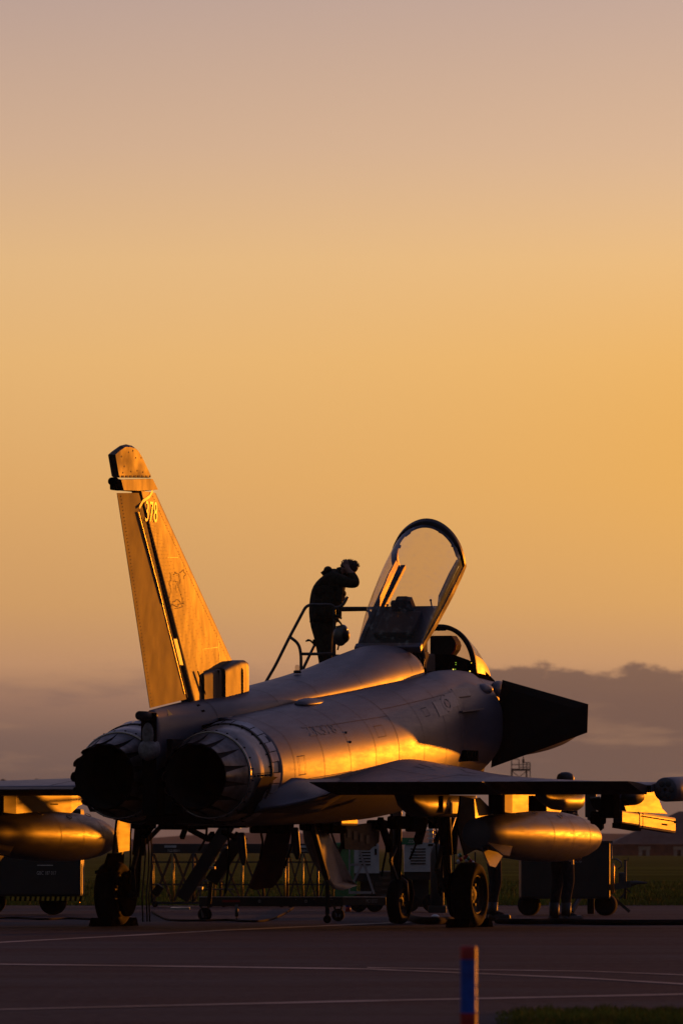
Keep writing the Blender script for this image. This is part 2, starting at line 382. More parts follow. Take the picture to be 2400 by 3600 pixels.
# distant low hills
def hills(name, Y, pts, depth, mat):
    mb = MB(); fr, tp, bk = [], [], []
    for px, py in pts:
        x = (px-1200)*Y/FPX; z = HC+(HY-py)*Y/FPX
        fr.append((x, Y-depth*.4, -1)); tp.append((x, Y, z)); bk.append((x, Y+depth, -1))
    n = len(pts); mb.add(fr+tp+bk, [(i, i+1, n+i+1, n+i) for i in range(n-1)]+[(n+i, n+i+1, 2*n+i+1, 2*n+i) for i in range(n-1)], 0, True)
    return tag(mb.build(name, mat), kind='structure')
M['hill'] = material('hill_heath', (.060, .050, .035), 1, spec=0, var=.3, scale=.004)
hp = []
for i in range(60):
    px = -1200+i*80; hp.append((px, 2935-14*math.sin(i*.21+1)-7*math.sin(i*.57)-(16 if px > 1900 else 0)))
hills('hills', 4200, hp, 800, M['hill'])

# ------------------------------------------------------------------ grass
def grass(name, label, fn, n, hgt, wid, seed):
    random.seed(seed); mb = MB(); vs, fs = [], []
    for i in range(n):
        x, y, z, k = fn()
        h = hgt*random.uniform(.5, 1.3)*k; a = random.uniform(0, math.pi); w = wid*random.uniform(.6, 1.3)
        dx, dy = math.cos(a)*w, math.sin(a)*w; lx, ly = random.gauss(0, .3)*h, random.gauss(0, .3)*h; b = len(vs)
        vs += [(x-dx, y-dy, z), (x+dx, y+dy, z), (x+lx*.4+dx*.7, y+ly*.4+dy*.7, z+h*.6), (x+lx*.4-dx*.7, y+ly*.4-dy*.7, z+h*.6), (x+lx, y+ly, z+h)]
        fs += [(b, b+1, b+2, b+3), (b+3, b+2, b+4)]
    mb.add(vs, fs); o = mb.build(name, M['blade'], fix=False); tag(o, label, 'grass', kind='stuff'); return o
M['blade'] = material('grass_blade', (.12, .13, .018), .9, spec=.1, var=.6, scale=.45)
def far_grass():
    Y = EDGE-1.5+random.random()**1.6*95
    x = random.uniform(-.046, .046)*Y
    clump = .55+.9*abs(math.sin(x*.9+Y*.7)*math.sin(x*.37-Y*.31))
    return x, Y, -.02, clump
grass('grass', 'rough grass field starting at the far edge of the apron', far_grass, 42000, .085, .012, 3)
def near_grass():
    Y = random.uniform(38.5, 46.5); px = 1740+random.random()**.75*760
    edge = min(1, (px-1740)/140)
    return (px-1200)*Y/FPX, Y, .0, (.35+.65*edge)*(.6+.4*abs(math.sin(px*.011)*math.cos(px*.031)))
grass('grass', 'dark tufts of grass in the near right corner of the apron', near_grass, 16000, .055, .003, 5)

# ================================================================== THE JET
jet = thing('fighter_jet', 'parked grey delta-wing jet with raised canopy, tall fin numbered 378 and twin exhaust nozzles', 'fighter jet', (AX0, AY0, 0), -TH)

def cr(p, u):
    """catmull-rom through list of tuples, u in 0..len-1"""
    n = len(p)-1; i = min(int(u), n-1); f = u-i
    a, b, c, d = p[max(i-1, 0)], p[i], p[i+1], p[min(i+2, n)]
    return tuple(.5*((2*b[k])+(-a[k]+c[k])*f+(2*a[k]-5*b[k]+4*c[k]-d[k])*f*f+(-a[k]+3*b[k]-3*c[k]+d[k])*f**3) for k in range(len(b)))
def station_lerp(st, d):
    """smooth interpolation of stations (d, value-tuple)"""
    ds = [s[0] for s in st]
    if d <= ds[0]: return st[0][1]
    if d >= ds[-1]: return st[-1][1]
    for i in range(len(ds)-1):
        if ds[i] <= d <= ds[i+1]: break
    h = ds[i+1]-ds[i]; u = (d-ds[i])/h; out = []
    def slope(j, k):
        if j == 0 or j == len(ds)-1: 
            a, b = (0, 1) if j == 0 else (len(ds)-2, len(ds)-1)
            return (st[b][1][k]-st[a][1][k])/(ds[b]-ds[a])
        s0 = (st[j][1][k]-st[j-1][1][k])/(ds[j]-ds[j-1]); s1 = (st[j+1][1][k]-st[j][1][k])/(ds[j+1]-ds[j])
        if s0*s1 <= 0: return 0
        return 2*s0*s1/(s0+s1)
    for k in range(len(st[0][1])):
        a, b = st[i][1][k], st[i+1][1][k]; ma, mb_ = slope(i, k)*h, slope(i+1, k)*h
        out.append((2*u**3-3*u*u+1)*a+(u**3-2*u*u+u)*ma+(-2*u**3+3*u*u)*b+(u**3-u*u)*mb_)
    return tuple(out)

# body: half profile control points  top -> bottom  (s0,z0, s1,z1, ...)
BODY = [
 (1.15, (0, 2.28, .28, 2.36, .56, 2.405, 1.00, 2.20, 1.155, 1.80, 1.0, 1.42, .60, 1.24, 0, 1.22)),
 (1.9, (0, 2.40, .30, 2.46, .62, 2.46, 1.05, 2.24, 1.19, 1.86, 1.1, 1.48, .66, 1.22, 0, 1.20)),
 (3.0, (0, 2.52, .36, 2.58, .70, 2.54, 1.08, 2.30, 1.21, 1.94, 1.14, 1.54, .72, 1.24, 0, 1.20)),
 (4.2, (0, 2.64, .40, 2.70, .76, 2.63, 1.09, 2.38, 1.21, 2.03, 1.13, 1.60, .74, 1.26, 0, 1.22)),
 (5.4, (0, 2.76, .42, 2.80, .78, 2.72, 1.07, 2.46, 1.18, 2.12, 1.10, 1.66, .74, 1.30, 0, 1.25)),
 (7.0, (0, 2.90, .44, 2.94, .78, 2.86, 1.01, 2.60, 1.10, 2.28, 1.05, 1.82, .72, 1.42, 0, 1.36)),
 (8.2, (0, 3.00, .46, 3.05, .76, 2.96, .94, 2.72, .995, 2.42, .94, 1.98, .66, 1.60, 0, 1.50)),
 (8.45, (0, 2.75, .43, 3.09, .75, 2.98, .90, 2.74, .945, 2.45, .88, 2.02, .62, 1.66, 0, 1.56)),
 (9.2, (0, 2.72, .44, 3.135, .75, 3.00, .90, 2.77, .950, 2.50, .885, 2.12, .57, 1.77, 0, 1.66)),
 (9.75, (0, 2.72, .45, 3.125, .74, 2.99, .92, 2.79, .985, 2.53, .925, 2.15, .56, 1.81, 0, 1.68)),
]
NP = 40
def body_half(d, v):
    q = station_lerp(BODY, d); p = [(q[2*i], q[2*i+1]) for i in range(8)]
    s, z = cr(p, v*7); return Vector((max(s, 0), d, z))
def body_ring(d, off=0):
    half = [body_half(d, i/NP) for i in range(NP+1)]
    r = half+[Vector((-p.x, p.y, p.z)) for p in reversed(half[1:-1])]
    if off:
        c = Vector((0, d, 1.9)); n = len(r); o = []
        for i in range(n):
            t = (r[(i+1) % n]-r[i-1]); nn = Vector((-t.z, 0, t.x)).normalized()
            if nn.dot(r[i]-c) < 0: nn = -nn
            o.append(r[i]+nn*off)
        r = o
    return r
mb = MB(); N = 70
mb.rings([body_ring(1.15+(9.75-1.15)*i/N) for i in range(N+1)], True, (False, False))
mb.add(body_ring(1.15), [tuple(range(2*NP))], 1)
# panel joints as thin dark rings standing 2 mm proud
def joint_ring(d, w=.012, v0=.12, v1=.8, m=2):
    for sg in (1, -1):
        a = []; b = []
        for i in range(33):
            v = v0+(v1-v0)*i/32
            for lst, dd in ((a, d-w/2), (b, d+w/2)):
                p = body_half(dd, v); q = body_half(dd, v+.01); t = q-p; nn = Vector((-t.z, 0, t.x)).normalized()
                if nn.x < 0: nn = -nn
                if v < .3 and nn.z < 0: nn = -nn
                p = p+nn*.003; lst.append(Vector((sg*p.x, p.y, p.z)))
        n = len(a); mb.add(a+b, [(i, i+1, n+i+1, n+i) for i in range(n-1)], m, True)
for d in (1.62, 2.55, 3.45, 4.35, 5.25, 6.3, 7.3, 8.05): joint_ring(d, .009 if d != 5.25 else .013)
def body_strip(v, d0, d1, w=.006, m=2):
    a = []; b = []; K = 24
    for i in range(K+1):
        d = d0+(d1-d0)*i/K
        for lst, vv in ((a, v-w), (b, v+w)):
            p = body_half(d, vv); q = body_half(d, vv+.01); t = q-p; nn = Vector((-t.z, 0, t.x)).normalized()
            if nn.x < 0: nn = -nn
            lst.append(p+nn*.003)
    mb.add(a+b, [(i, i+1, K+1+i+1, K+1+i) for i in range(K)], m, True)
body_strip(.40, 2.55, 5.25, .0013); body_strip(.62, 1.3, 3.45, .0013); body_strip(.36, 5.25, 8.05, .0013)
def on_body(d, v, off=.004):
    p = body_half(d, v); q = body_half(d, v+.01); t = q-p; nn = Vector((-t.z, 0, t.x)).normalized()
    if nn.x < 0: nn = -nn
    return p+nn*off
def patch(d0, d1, v0, v1, w=.012, m=2, fill=None, vs=.0035):
    """outlined access panel"""
    if fill is not None:
        for i in range(6):
            for j in range(6):
                a, b = d0+(d1-d0)*i/6, d0+(d1-d0)*(i+1)/6; c, e = v0+(v1-v0)*j/6, v0+(v1-v0)*(j+1)/6
                mb.add([on_body(a, c), on_body(b, c), on_body(b, e), on_body(a, e)], [(0, 1, 2, 3)], fill)
    for a, b, c, e in ((d0, d1, v0, v0+vs), (d0, d1, v1-vs, v1), (d0, d0+w, v0, v1), (d1-w, d1, v0, v1)):
        for j in range(6):
            if b-a > w*1.5: q = [on_body(a+(b-a)*j/6, c, .005), on_body(a+(b-a)*(j+1)/6, c, .005), on_body(a+(b-a)*(j+1)/6, e, .005), on_body(a+(b-a)*j/6, e, .005)]
            else: q = [on_body(a, c+(e-c)*j/6, .005), on_body(b, c+(e-c)*j/6, .005), on_body(b, c+(e-c)*(j+1)/6, .005), on_body(a, c+(e-c)*(j+1)/6, .005)]
            mb.add(q, [(0, 1, 2, 3)], m)
patch(1.75, 1.95, .52, .60, .008); patch(4.55, 4.85, .44, .50, .008); patch(2.1, 2.35, .66, .7, .008); patch(6.6, 6.8, .40, .45, .008)
patch(7.15, 7.55, .385, .47, .008, 4, 4); patch(7.75, 8.15, .36, .445, .008, 4, 4)
# serial on the flank, faint
put_text(mb, 'ZK378', lambda x, y: on_body(2.35+x, .445-y*.2), .95, .26, 3)
# faint roundel, an annulus with a centre spot
def ring_mark(dc, vc, r0, r1, m):
    K = 28; a = [on_body(dc+r0*math.cos(2*math.pi*i/K), vc+r0*.235*math.sin(2*math.pi*i/K), .006) for i in range(K)]
    b = [on_body(dc+r1*math.cos(2*math.pi*i/K), vc+r1*.235*math.sin(2*math.pi*i/K), .006) for i in range(K)]
    mb.add(a+b, [(i, (i+1) % K, K+(i+1) % K, K+i) for i in range(K)], m, True)
ring_mark(7.66, .415, .12, .20, 4); ring_mark(7.66, .415, .005, .08, 5)
body = mb.build('fuselage', [M['grey'], M['black'], M['line'], M['faint'], M['faint_light'], M['faint_red']], jet)

# spine
SP = [(0.02, (2.50, .085, 2.12)), (.5, (2.555, .12, 2.2)), (1.2, (2.625, .22, 2.33)), (2.3, (2.715, .40, 2.50)), (3.5, (2.84, .445, 2.62)), (5.0, (3.01, .465, 2.76)),
      (6.0, (3.15, .475, 2.84)), (7.0, (3.32, .475, 2.92)), (7.7, (3.415, .47, 2.97)), (8.1, (3.43, .465, 3.0)), (8.33, (3.40, .45, 3.04))]
def spine_pt(d, a, off=0):
    zt, w, zc = station_lerp(SP, d); k = 1.0+.35*min(1, max(0, (2.0-d)/1.5))
    ca, sa = math.cos(a), math.sin(a)
    return Vector(((w+off)*math.copysign(abs(ca)**k, ca), d, zc+(zt+off-zc)*abs(sa)**.92))
mb = MB(); K = 28
ds = [.02+(8.33-.02)*i/60 for i in range(61)]
rs = []
for d in ds:
    r = [spine_pt(d, math.pi*j/K) for j in range(K+1)]; w = r[0].x
    zc = r[0].z; r = [Vector((w*1.0, d, zc-.3))]+r+[Vector((-w, d, zc-.3))]; rs.append(r)
mb.rings(rs, True, (False, False)); mb.add(rs[0], [tuple(range(len(rs[0])))], 1)
mb.add([p for p in rs[-1]], [tuple(range(len(rs[-1])))], 1)
for d in (1.5, 3.1, 4.4, 5.95, 7.85):
    w = .012; m = 2 if d < 5.9 else 3
    for j in range(2, K-2):
        a0, a1 = math.pi*j/K, math.pi*(j+1)/K
        mb.add([spine_pt(d, a0, .003), spine_pt(d+w, a0, .003), spine_pt(d+w, a1, .003), spine_pt(d, a1, .003)], [(0, 1, 2, 3)], m, True)
# small raised caution triangle and vent slot on the tail fairing
t0 = ac(575, 2551, .2); 
def tri_on_spine(d, a, h, w, m):
    p = spine_pt(d, a, .004); q = spine_pt(d+w, a, .004); r = spine_pt(d+w/2, a+h, .004); mb.add([p, q, r], [(0, 1, 2)], m)
tri_on_spine(.42, .75, .35, .12, 4)
for a in (.55,): mb.add([spine_pt(1.22, a, .004), spine_pt(1.30, a, .004), spine_pt(1.30, a+.42, .004), spine_pt(1.22, a+.42, .004)], [(0, 1, 2, 3)], 1)
mb.build('spine', [M['grey'], M['black'], M['line'], M['pale'], M['caution']], jet)

# forward fuselage
NOSE = [(7.6, (2.98, .62, 2.55, 2.2)), (9.0, (3.0, .66, 2.60, 2.12)), (10.25, (3.12, .66, 2.62, 2.10)), (11.0, (3.12, .63, 2.62, 2.08)), (11.8, (3.06, .58, 2.60, 2.08)), (12.8, (2.90, .50, 2.56, 2.10)),
        (13.9, (2.74, .36, 2.50, 2.16)), (14.9, (2.58, .19, 2.44, 2.26)), (15.5, (2.46, .06, 2.41, 2.35)), (15.75, (2.42, .015, 2.41, 2.395))]
mb = MB(); rs = []
for i in range(61):
    d = 7.6+(15.75-7.6)*i/60; zt, w, zm, zb = station_lerp(NOSE, d)
    if 8.4 < d < 10.2: zt = min(zt, 2.75)
    rs.append([Vector((w*math.cos(a), d, zm+((zt-zm) if math.sin(a) > 0 else (zm-zb))*math.sin(a))) for a in [2*math.pi*j/40 for j in range(40)]])
mb.rings(rs, True, (True, True))
mb.build('nose_section', [M['grey']], jet)
# cockpit coaming shoulders joining the nose to the sill
mb = MB()
rs = []
for i in range(9):
    d = 9.6+(11.9-9.6)*i/8; u = i/8
    pts = []
    for j in range(9):
        a = math.pi*.5*j/8; wi = .42*(1-u*.9); wo = .70-.12*u
        pts.append(Vector((wi+(wo-wi)*math.sin(a), d, 2.72+(.40-.06*u)*math.cos(a)**.8)))
    rs.append(pts)
mb.rings(rs, False); mb.mirror().build('cockpit_sill', [M['grey']], jet)
mb.build('cockpit_sill', [M['grey']], jet)
mb = MB(); mb.box((0, 9.3, 2.74), (.86, 1.8, .02)); mb.box((0, 8.44, 2.95), (.86, .03, .40)); mb.box((.44, 9.35, 2.93), (.02, 1.7, .36)); mb.box((-.44, 9.35, 2.93), (.02, 1.7, .36))
mb.build('cockpit_tub', [M['black']], jet)

# intake lip: dark rounded cheek rolling inwards ahead of the body
mb = MB(); rs = []
for i in range(7):
    a = math.pi*.5*i/6; sc = 1-.10*(1-math.cos(a)); d = 9.75+.14*math.sin(a)
    rs.append([Vector((p.x*sc, d, 2.5+(p.z-2.5)*sc)) for p in body_ring(9.75)])
rs.append([Vector((p.x*.9, 9.6, 2.5+(p.z-2.5)*.9)) for p in body_ring(9.75)])
mb.rings(rs, True, (False, True)); mb.build('intake_lip', [M['dark_grey']], jet)

# fin
def fin_pt(px, py): return ac(px, py, 0)
fin_z0 = 2.45
def plate(mb, poly, th, m=0, taper=None, rim=.25):
    """flat polygon in a fore-aft plane with thin bevelled edges; poly = points (s,d,z)"""
    c = sum((Vector(p) for p in poly), Vector())/len(poly); n = len(poly)
    nrm = Vector((1, 0, 0))
    inner = []
    for p in poly:
        v = Vector(p); L = (c-v); L.x = 0; inner.append(v+L.normalized()*rim)
    for sg in (1, -1):
        o = [Vector(p)+nrm*sg*.006 for p in poly]; ii = [q+nrm*sg*th/2 for q in inner]
        mb.add(o+ii, [(i, (i+1) % n, n+(i+1) % n, n+i) for i in range(n)], m, False); mb.add(ii, [tuple(range(n))], m, False)
    o = [Vector(p)+nrm*.006 for p in poly]; q = [Vector(p)-nrm*.006 for p in poly]
    mb.add(o+q, [(i, (i+1) % n, n+(i+1) % n, n+i) for i in range(n)], m)
Z = lambda pts: [fin_pt(*p) for p in pts]
mb = MB()
# grid-built main fin so that it carries a soft aerofoil bulge
hinge = Z([(477, 1732), (492, 1789), (560, 2080), (645, 2435), (652, 2480)])
TEt, LEt = Z([(407, 1684), (524, 1684)])
def fin_le(z):
    a = fin_pt(524, 1684); b = fin_pt(664, 1990); c = fin_pt(825, 2345); e = fin_pt(860, 2460)
    for p, q in ((a, b), (b, c), (c, e)):
        if z >= q.z or q is e: return p.y+(q.y-p.y)*(z-p.z)/(q.z-p.z)
def fin_hinge(z):
    a = hinge[1]; b = hinge[3]; return a.y+(b.y-a.y)*(z-a.z)/(b.z-a.z)
zt_, zb_ = fin_pt(500, 1728).z, 2.52
def fin_x(z, y):
    """half thickness"""
    hy, ly = fin_hinge(z), fin_le(z); u = max(0, min(1, (y-hy)/(ly-hy))); base = .055+.004*(zt_-z)/(zt_-zb_)
    return max(.004, base*math.sqrt(max(0, 1-u*u))**1.0*.9)
NZ, NU = 40, 16
for sg in (1, -1):
    vs = []
    for i in range(NZ+1):
        z = zt_+(zb_-zt_)*i/NZ; hy, ly = fin_hinge(z), fin_le(z)
        for j in range(NU+1):
            u = math.sin(math.pi/2*j/NU); y = hy+(ly-hy)*u; vs.append((sg*fin_x(z, y), y, z))
    fs = [(i*(NU+1)+j, i*(NU+1)+j+1, (i+1)*(NU+1)+j+1, (i+1)*(NU+1)+j) for i in range(NZ) for j in range(NU)]
    mb.add(vs, fs, 0, True)
a = [(fin_x(zt_+(zb_-zt_)*i/NZ, fin_hinge(zt_+(zb_-zt_)*i/NZ)), fin_hinge(zt_+(zb_-zt_)*i/NZ), zt_+(zb_-zt_)*i/NZ) for i in range(NZ+1)]
b = [(-x, y, z) for x, y, z in a]; n = NZ+1; mb.add(a+b, [(i, i+1, n+i+1, n+i) for i in range(NZ)], 1)
# 378, emblem scribble, rivets and seams lie 2 mm proud of the right-hand skin
def on_fin(y, z, off=.004): return Vector((fin_x(z, y)+off, y, z))
def seam(pts, w=.007, m=1, off=.004):
    for i in range(len(pts)-1):
        p, q = pts[i], pts[i+1]; K = 8
        for k in range(K):
            a = (p[0]+(q[0]-p[0])*k/K, p[1]+(q[1]-p[1])*k/K); b = (p[0]+(q[0]-p[0])*(k+1)/K, p[1]+(q[1]-p[1])*(k+1)/K)
            dx, dz = b[0]-a[0], b[1]-a[1]; L = math.hypot(dx, dz) or 1; nx, nz = -dz/L*w/2, dx/L*w/2
            nx *= 2.2 if abs(dz) > abs(dx) else 1
            mb.add([on_fin(a[0]-nx, a[1]-nz, off), on_fin(b[0]-nx, b[1]-nz, off), on_fin(b[0]+nx, b[1]+nz, off), on_fin(a[0]+nx, a[1]+nz, off)], [(0, 1, 2, 3)], m)
def FP(px, py): p = ac(px, py, .06); return (p.y, p.z)
seam([FP(545, 1724), FP(530, 1745), FP(505, 1762), FP(493, 1785)], .035, 3)
seam([FP(538, 1733), FP(663, 2000), FP(775, 2235), FP(822, 2345)], .004, 1)
seam([FP(500, 1790), FP(560, 2040), FP(662, 2452)], .006, 1)
seam([FP(775, 2235), FP(780, 2340)], .004, 3); seam([FP(715, 2282), FP(775, 2275)], .005, 3)
seam([FP(592, 1960), FP(632, 1960)], .004, 3)
for a, b in (((620, 2248), (628, 2248)), ): pass
# pale rectangle (antenna plate)
q = [FP(612, 2246), FP(624, 2246), FP(646, 2338), FP(634, 2338)]
mb.add([on_fin(y, z) for y, z in q], [(0, 1, 2, 3)], 4)
random.seed(11)
def fin_xy(px, py): return FP(px, py)
# worn squadron emblem: thin wandering outline
for path in ([(600, 2012), (606, 2030), (600, 2052), (604, 2080), (598, 2110), (604, 2128), (614, 2112), (628, 2110), (640, 2120), (650, 2124), (642, 2096), (632, 2060), (640, 2036), (634, 2018), (622, 2012), (612, 2022)],
             [(602, 2136), (612, 2124), (624, 2134), (636, 2122), (648, 2130), (604, 2148)], [(616, 2040), (630, 2046), (622, 2070), (628, 2096)], [(640, 2016), (652, 2004), (660, 2020), (650, 2040)]):
    pp = []
    for i in range(len(path)-1):
        for k in range(3): pp.append((path[i][0]+(path[i+1][0]-path[i][0])*k/3+random.uniform(-2, 2), path[i][1]+(path[i+1][1]-path[i][1])*k/3+random.uniform(-3, 3)))
    seam([fin_xy(*p) for p in pp], .006, 1)
def rivets(p, q, n, m=1, r=.007, off=.005):
    for i in range(n):
        u = i/(n-1); y, z = p[0]+(q[0]-p[0])*u, p[1]+(q[1]-p[1])*u
        mb.add([on_fin(y-r*2.2, z, off), on_fin(y, z-r, off), on_fin(y+r*2.2, z, off), on_fin(y, z+r, off)], [(0, 1, 2, 3)], m)
for k in range(6):
    u = (k+.7)/6.8
    a = (497+(545-497)*u, 1800+30*u); b = (660+(815-660)*u, 2440-30*u-60*u*u)
    rivets(FP(*a), FP(*b), 46, 1, .0045)
rivets(FP(545, 1745), FP(818, 2335), 60, 1, .005)
fin_num = lambda x, y: on_fin(NY+x, NZ0+y)
NY, NZ0 = FP(512, 1833)
put_text(mb, '378', lambda x, y: on_fin(NY+x+y*.12, NZ0+y, .006), .40, .235, 2)
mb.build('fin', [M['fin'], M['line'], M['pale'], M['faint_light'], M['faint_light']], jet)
# fin cap with rounded top
mb = MB(); cap = Z([(403, 1679), (389.5, 1598), (404, 1584), (424, 1567), (443, 1562), (463, 1567), (477, 1580), (492, 1608), (521, 1674), (522, 1680)])
plate(mb, cap, .09, 0, rim=.035)
for i in range(16):
    p = ac(408+i*7, 1675, 0); mb.add([(.048, p.y, p.z-.012), (.048, p.y+.03, p.z-.012), (.048, p.y+.03, p.z+.012), (.048, p.y, p.z+.012)], [(0, 1, 2, 3)], 1 if i % 2 else 2)
for (x, y) in ((415, 1605), (440, 1590), (465, 1610), (425, 1640), (470, 1655), (490, 1660), (448, 1658), (455, 1585), (484, 1610), (420, 1662)):
    p = ac(x, y, 0); mb.add([(.047, p.y-.015, p.z), (.047, p.y, p.z-.012), (.047, p.y+.015, p.z), (.047, p.y, p.z+.012)], [(0, 1, 2, 3)], 1)
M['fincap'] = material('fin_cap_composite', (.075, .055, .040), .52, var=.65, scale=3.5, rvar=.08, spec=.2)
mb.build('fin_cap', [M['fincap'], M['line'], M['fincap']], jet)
# band under the cap with the dark tail lamp housing
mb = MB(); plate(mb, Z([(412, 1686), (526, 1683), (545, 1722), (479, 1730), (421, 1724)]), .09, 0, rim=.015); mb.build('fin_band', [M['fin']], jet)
mb = MB(); p = ac(402, 1703, 0); mb.bbox(p+Vector((0, .05, 0)), (.07, .22, .13), .02); mb.lathe([(0, .045), (.12, .05)], ac(393, 1692, 0), (0, 1, 0), 16)
mb.build('tail_lamp', [M['black']], jet)
# rudder
mb = MB(); RUD = Z([(411.6, 1733), (474, 1733), (488, 1789), (641, 2458), (537.5, 2489)])
RUD[0].x = .0; RUD[1].x = RUD[2].x = RUD[3].x = .002; RUD[4].x = -.034
for sg in (1, -1):
    th = lambda p: .050 if p in (RUD[1], RUD[2], RUD[3]) else .003
    mb.add([Vector((p.x+sg*th(p), p.y, p.z)) for p in RUD], [(0, 1, 2), (0, 2, 3), (0, 3, 4)])
n = 5; th2 = [.003, .050, .050, .050, .003]
mb.add([Vector((p.x+th2[i], p.y, p.z)) for i, p in enumerate(RUD)]+[Vector((p.x-th2[i], p.y, p.z)) for i, p in enumerate(RUD)], [(i, (i+1) % n, n+(i+1) % n, n+i) for i in range(n)], 1)
def on_plate(px, py, x=.042): p = ac(px, py, 0); return Vector((x, p.y, p.z))
for i in range(60):
    u = i/59; p = on_plate(424+(543-424)*u, 1745+(2475-1745)*u, .012-.036*u)
    mb.add([p+Vector((0, -.014, 0)), p+Vector((0, 0, -.007)), p+Vector((0, .014, 0)), p+Vector((0, 0, .007))], [(0, 1, 2, 3)], 1)
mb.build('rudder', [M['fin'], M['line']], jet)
# bright hinge strip beside the rudder gap
mb = MB()
for (a, b, w, m) in (((489, 1800), (572, 2122), .008, 0), ((572, 2122), (650, 2440), .009, 0),):
    p, q = ac(a[0], a[1], .05), ac(b[0], b[1], .05); mb.bar((.046, p.y, p.z), (.05, q.y, q.z), w)
    if m: mb.mi[-6:] = [1]*6
mb.build('rudder_hinge', [M['hoop'], M['black']], jet)
# cooling intake at the fin root
mb = MB(); rs = []
prof = [(2.42, .17, .20), (2.6, .17, .20)]
def duct(d, w, zt, zb, n=72, e=.22):
    out = []
    for j in range(n):
        a = 2*math.pi*j/n; c, s = math.cos(a), math.sin(a)
        out.append(Vector((w*math.copysign(abs(c)**e, c), d, (zt+zb)/2+(zt-zb)/2*math.copysign(abs(s)**e, s))))
    return out
def Zp(px, py, s=.17): p = ac(px, py, s); return p.y, p.z
d1, z1 = Zp(800, 2352); d2, z2 = Zp(888, 2345); d0, z0 = Zp(735, 2361, .13)
for d, w, zt, zb in ((d1+.02, .140, z1+.01, 2.7), (d1+.25, .142, z1+.06, 2.72), ((d1+d2)/2+.1, .145, z1+.11, 2.76), (d2-.14, .146, z1+.12, 2.80), (d2-.04, .140, z1+.10, 2.80), (d2, .125, z1+.06, 2.83)):
    rs.append(duct(d, w, zt, zb-.2))
mb.rings(rs, True, (True, False), smooth=False); mb.rings([rs[-1], [p+Vector((0, -.3, 0)) for p in duct(d2, .15, z1+.05, 2.70)]], True, (False, True), 1)
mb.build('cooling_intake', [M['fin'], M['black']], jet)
mb = MB(); rs = [duct(d, w, zt, 2.45) for d, w, zt in ((d0, .075, z0-.02), (d0+.3, .10, z1-.01), (d1-.09, .134, z1))]
mb.rings(rs, True, (True, True), smooth=False); p = [ac(x, y, .17) for x, y in ((726, 2360), (752, 2447))]
mb.bar((.072, p[0].y-.02, p[0].z), (.072, p[1].y, p[1].z), .012); mb.mi[-6:] = [1]*6
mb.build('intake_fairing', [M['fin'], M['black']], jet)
mb = MB(); pts = [(789, 2356), (790, 2450), (806, 2492)]
q = [ac(x, y, .17)-Vector((.078, 0, 0)) for x, y in pts]
mb.bar(q[0], q[1], .05, .10); mb.bar(q[1], q[2], .03, .10); mb.build('exhaust_slot', [M['black']], jet)

# tail fairing end: pipe, recess and rounded cone
mb = MB(); mb.lathe([(0, .03), (0, .052), (.45, .052)], (0, -.30, 2.435), (0, 1, 0), 24, cap=(True, True)); mb.build('fuel_vent_pipe', [M['dark_grey']], jet)
mb = MB(); mb.box((0, .0, 2.30), (.17, .06, .34)); mb.box((0, .35, 1.75), (.16, .7, .9)); mb.build('tail_recess_shade', [M['black']], jet)  # solid black blocks stand in for the shade inside the recess
mb = MB()
mb.rings([[Vector((r*.95*math.sin(2*math.pi*j/20), -.03-k*.10+.10*(1-math.cos(2*math.pi*j/20))*.0, zc+r*1.0*math.cos(2*math.pi*j/20))) for j in range(20)] for r, k, zc in ((.13, -.8, 2.06), (.125, 0, 2.05), (.10, .5, 2.04), (.05, .8, 2.03), (.01, .86, 2.03))], True, (False, True))
mb.rings([[Vector((r*math.sin(2*math.pi*j/20), y, zc+r*2.0*math.cos(2*math.pi*j/20))) for j in range(20)] for r, y, zc in ((.075, .05, 2.22), (.07, -.04, 2.22), (.04, -.07, 2.22))], True, (False, True))
M['cone'] = material('radome_grey', (.16, .15, .15), .6, var=.35, scale=18)
mb.build('tail_cone', [M['cone']], jet)

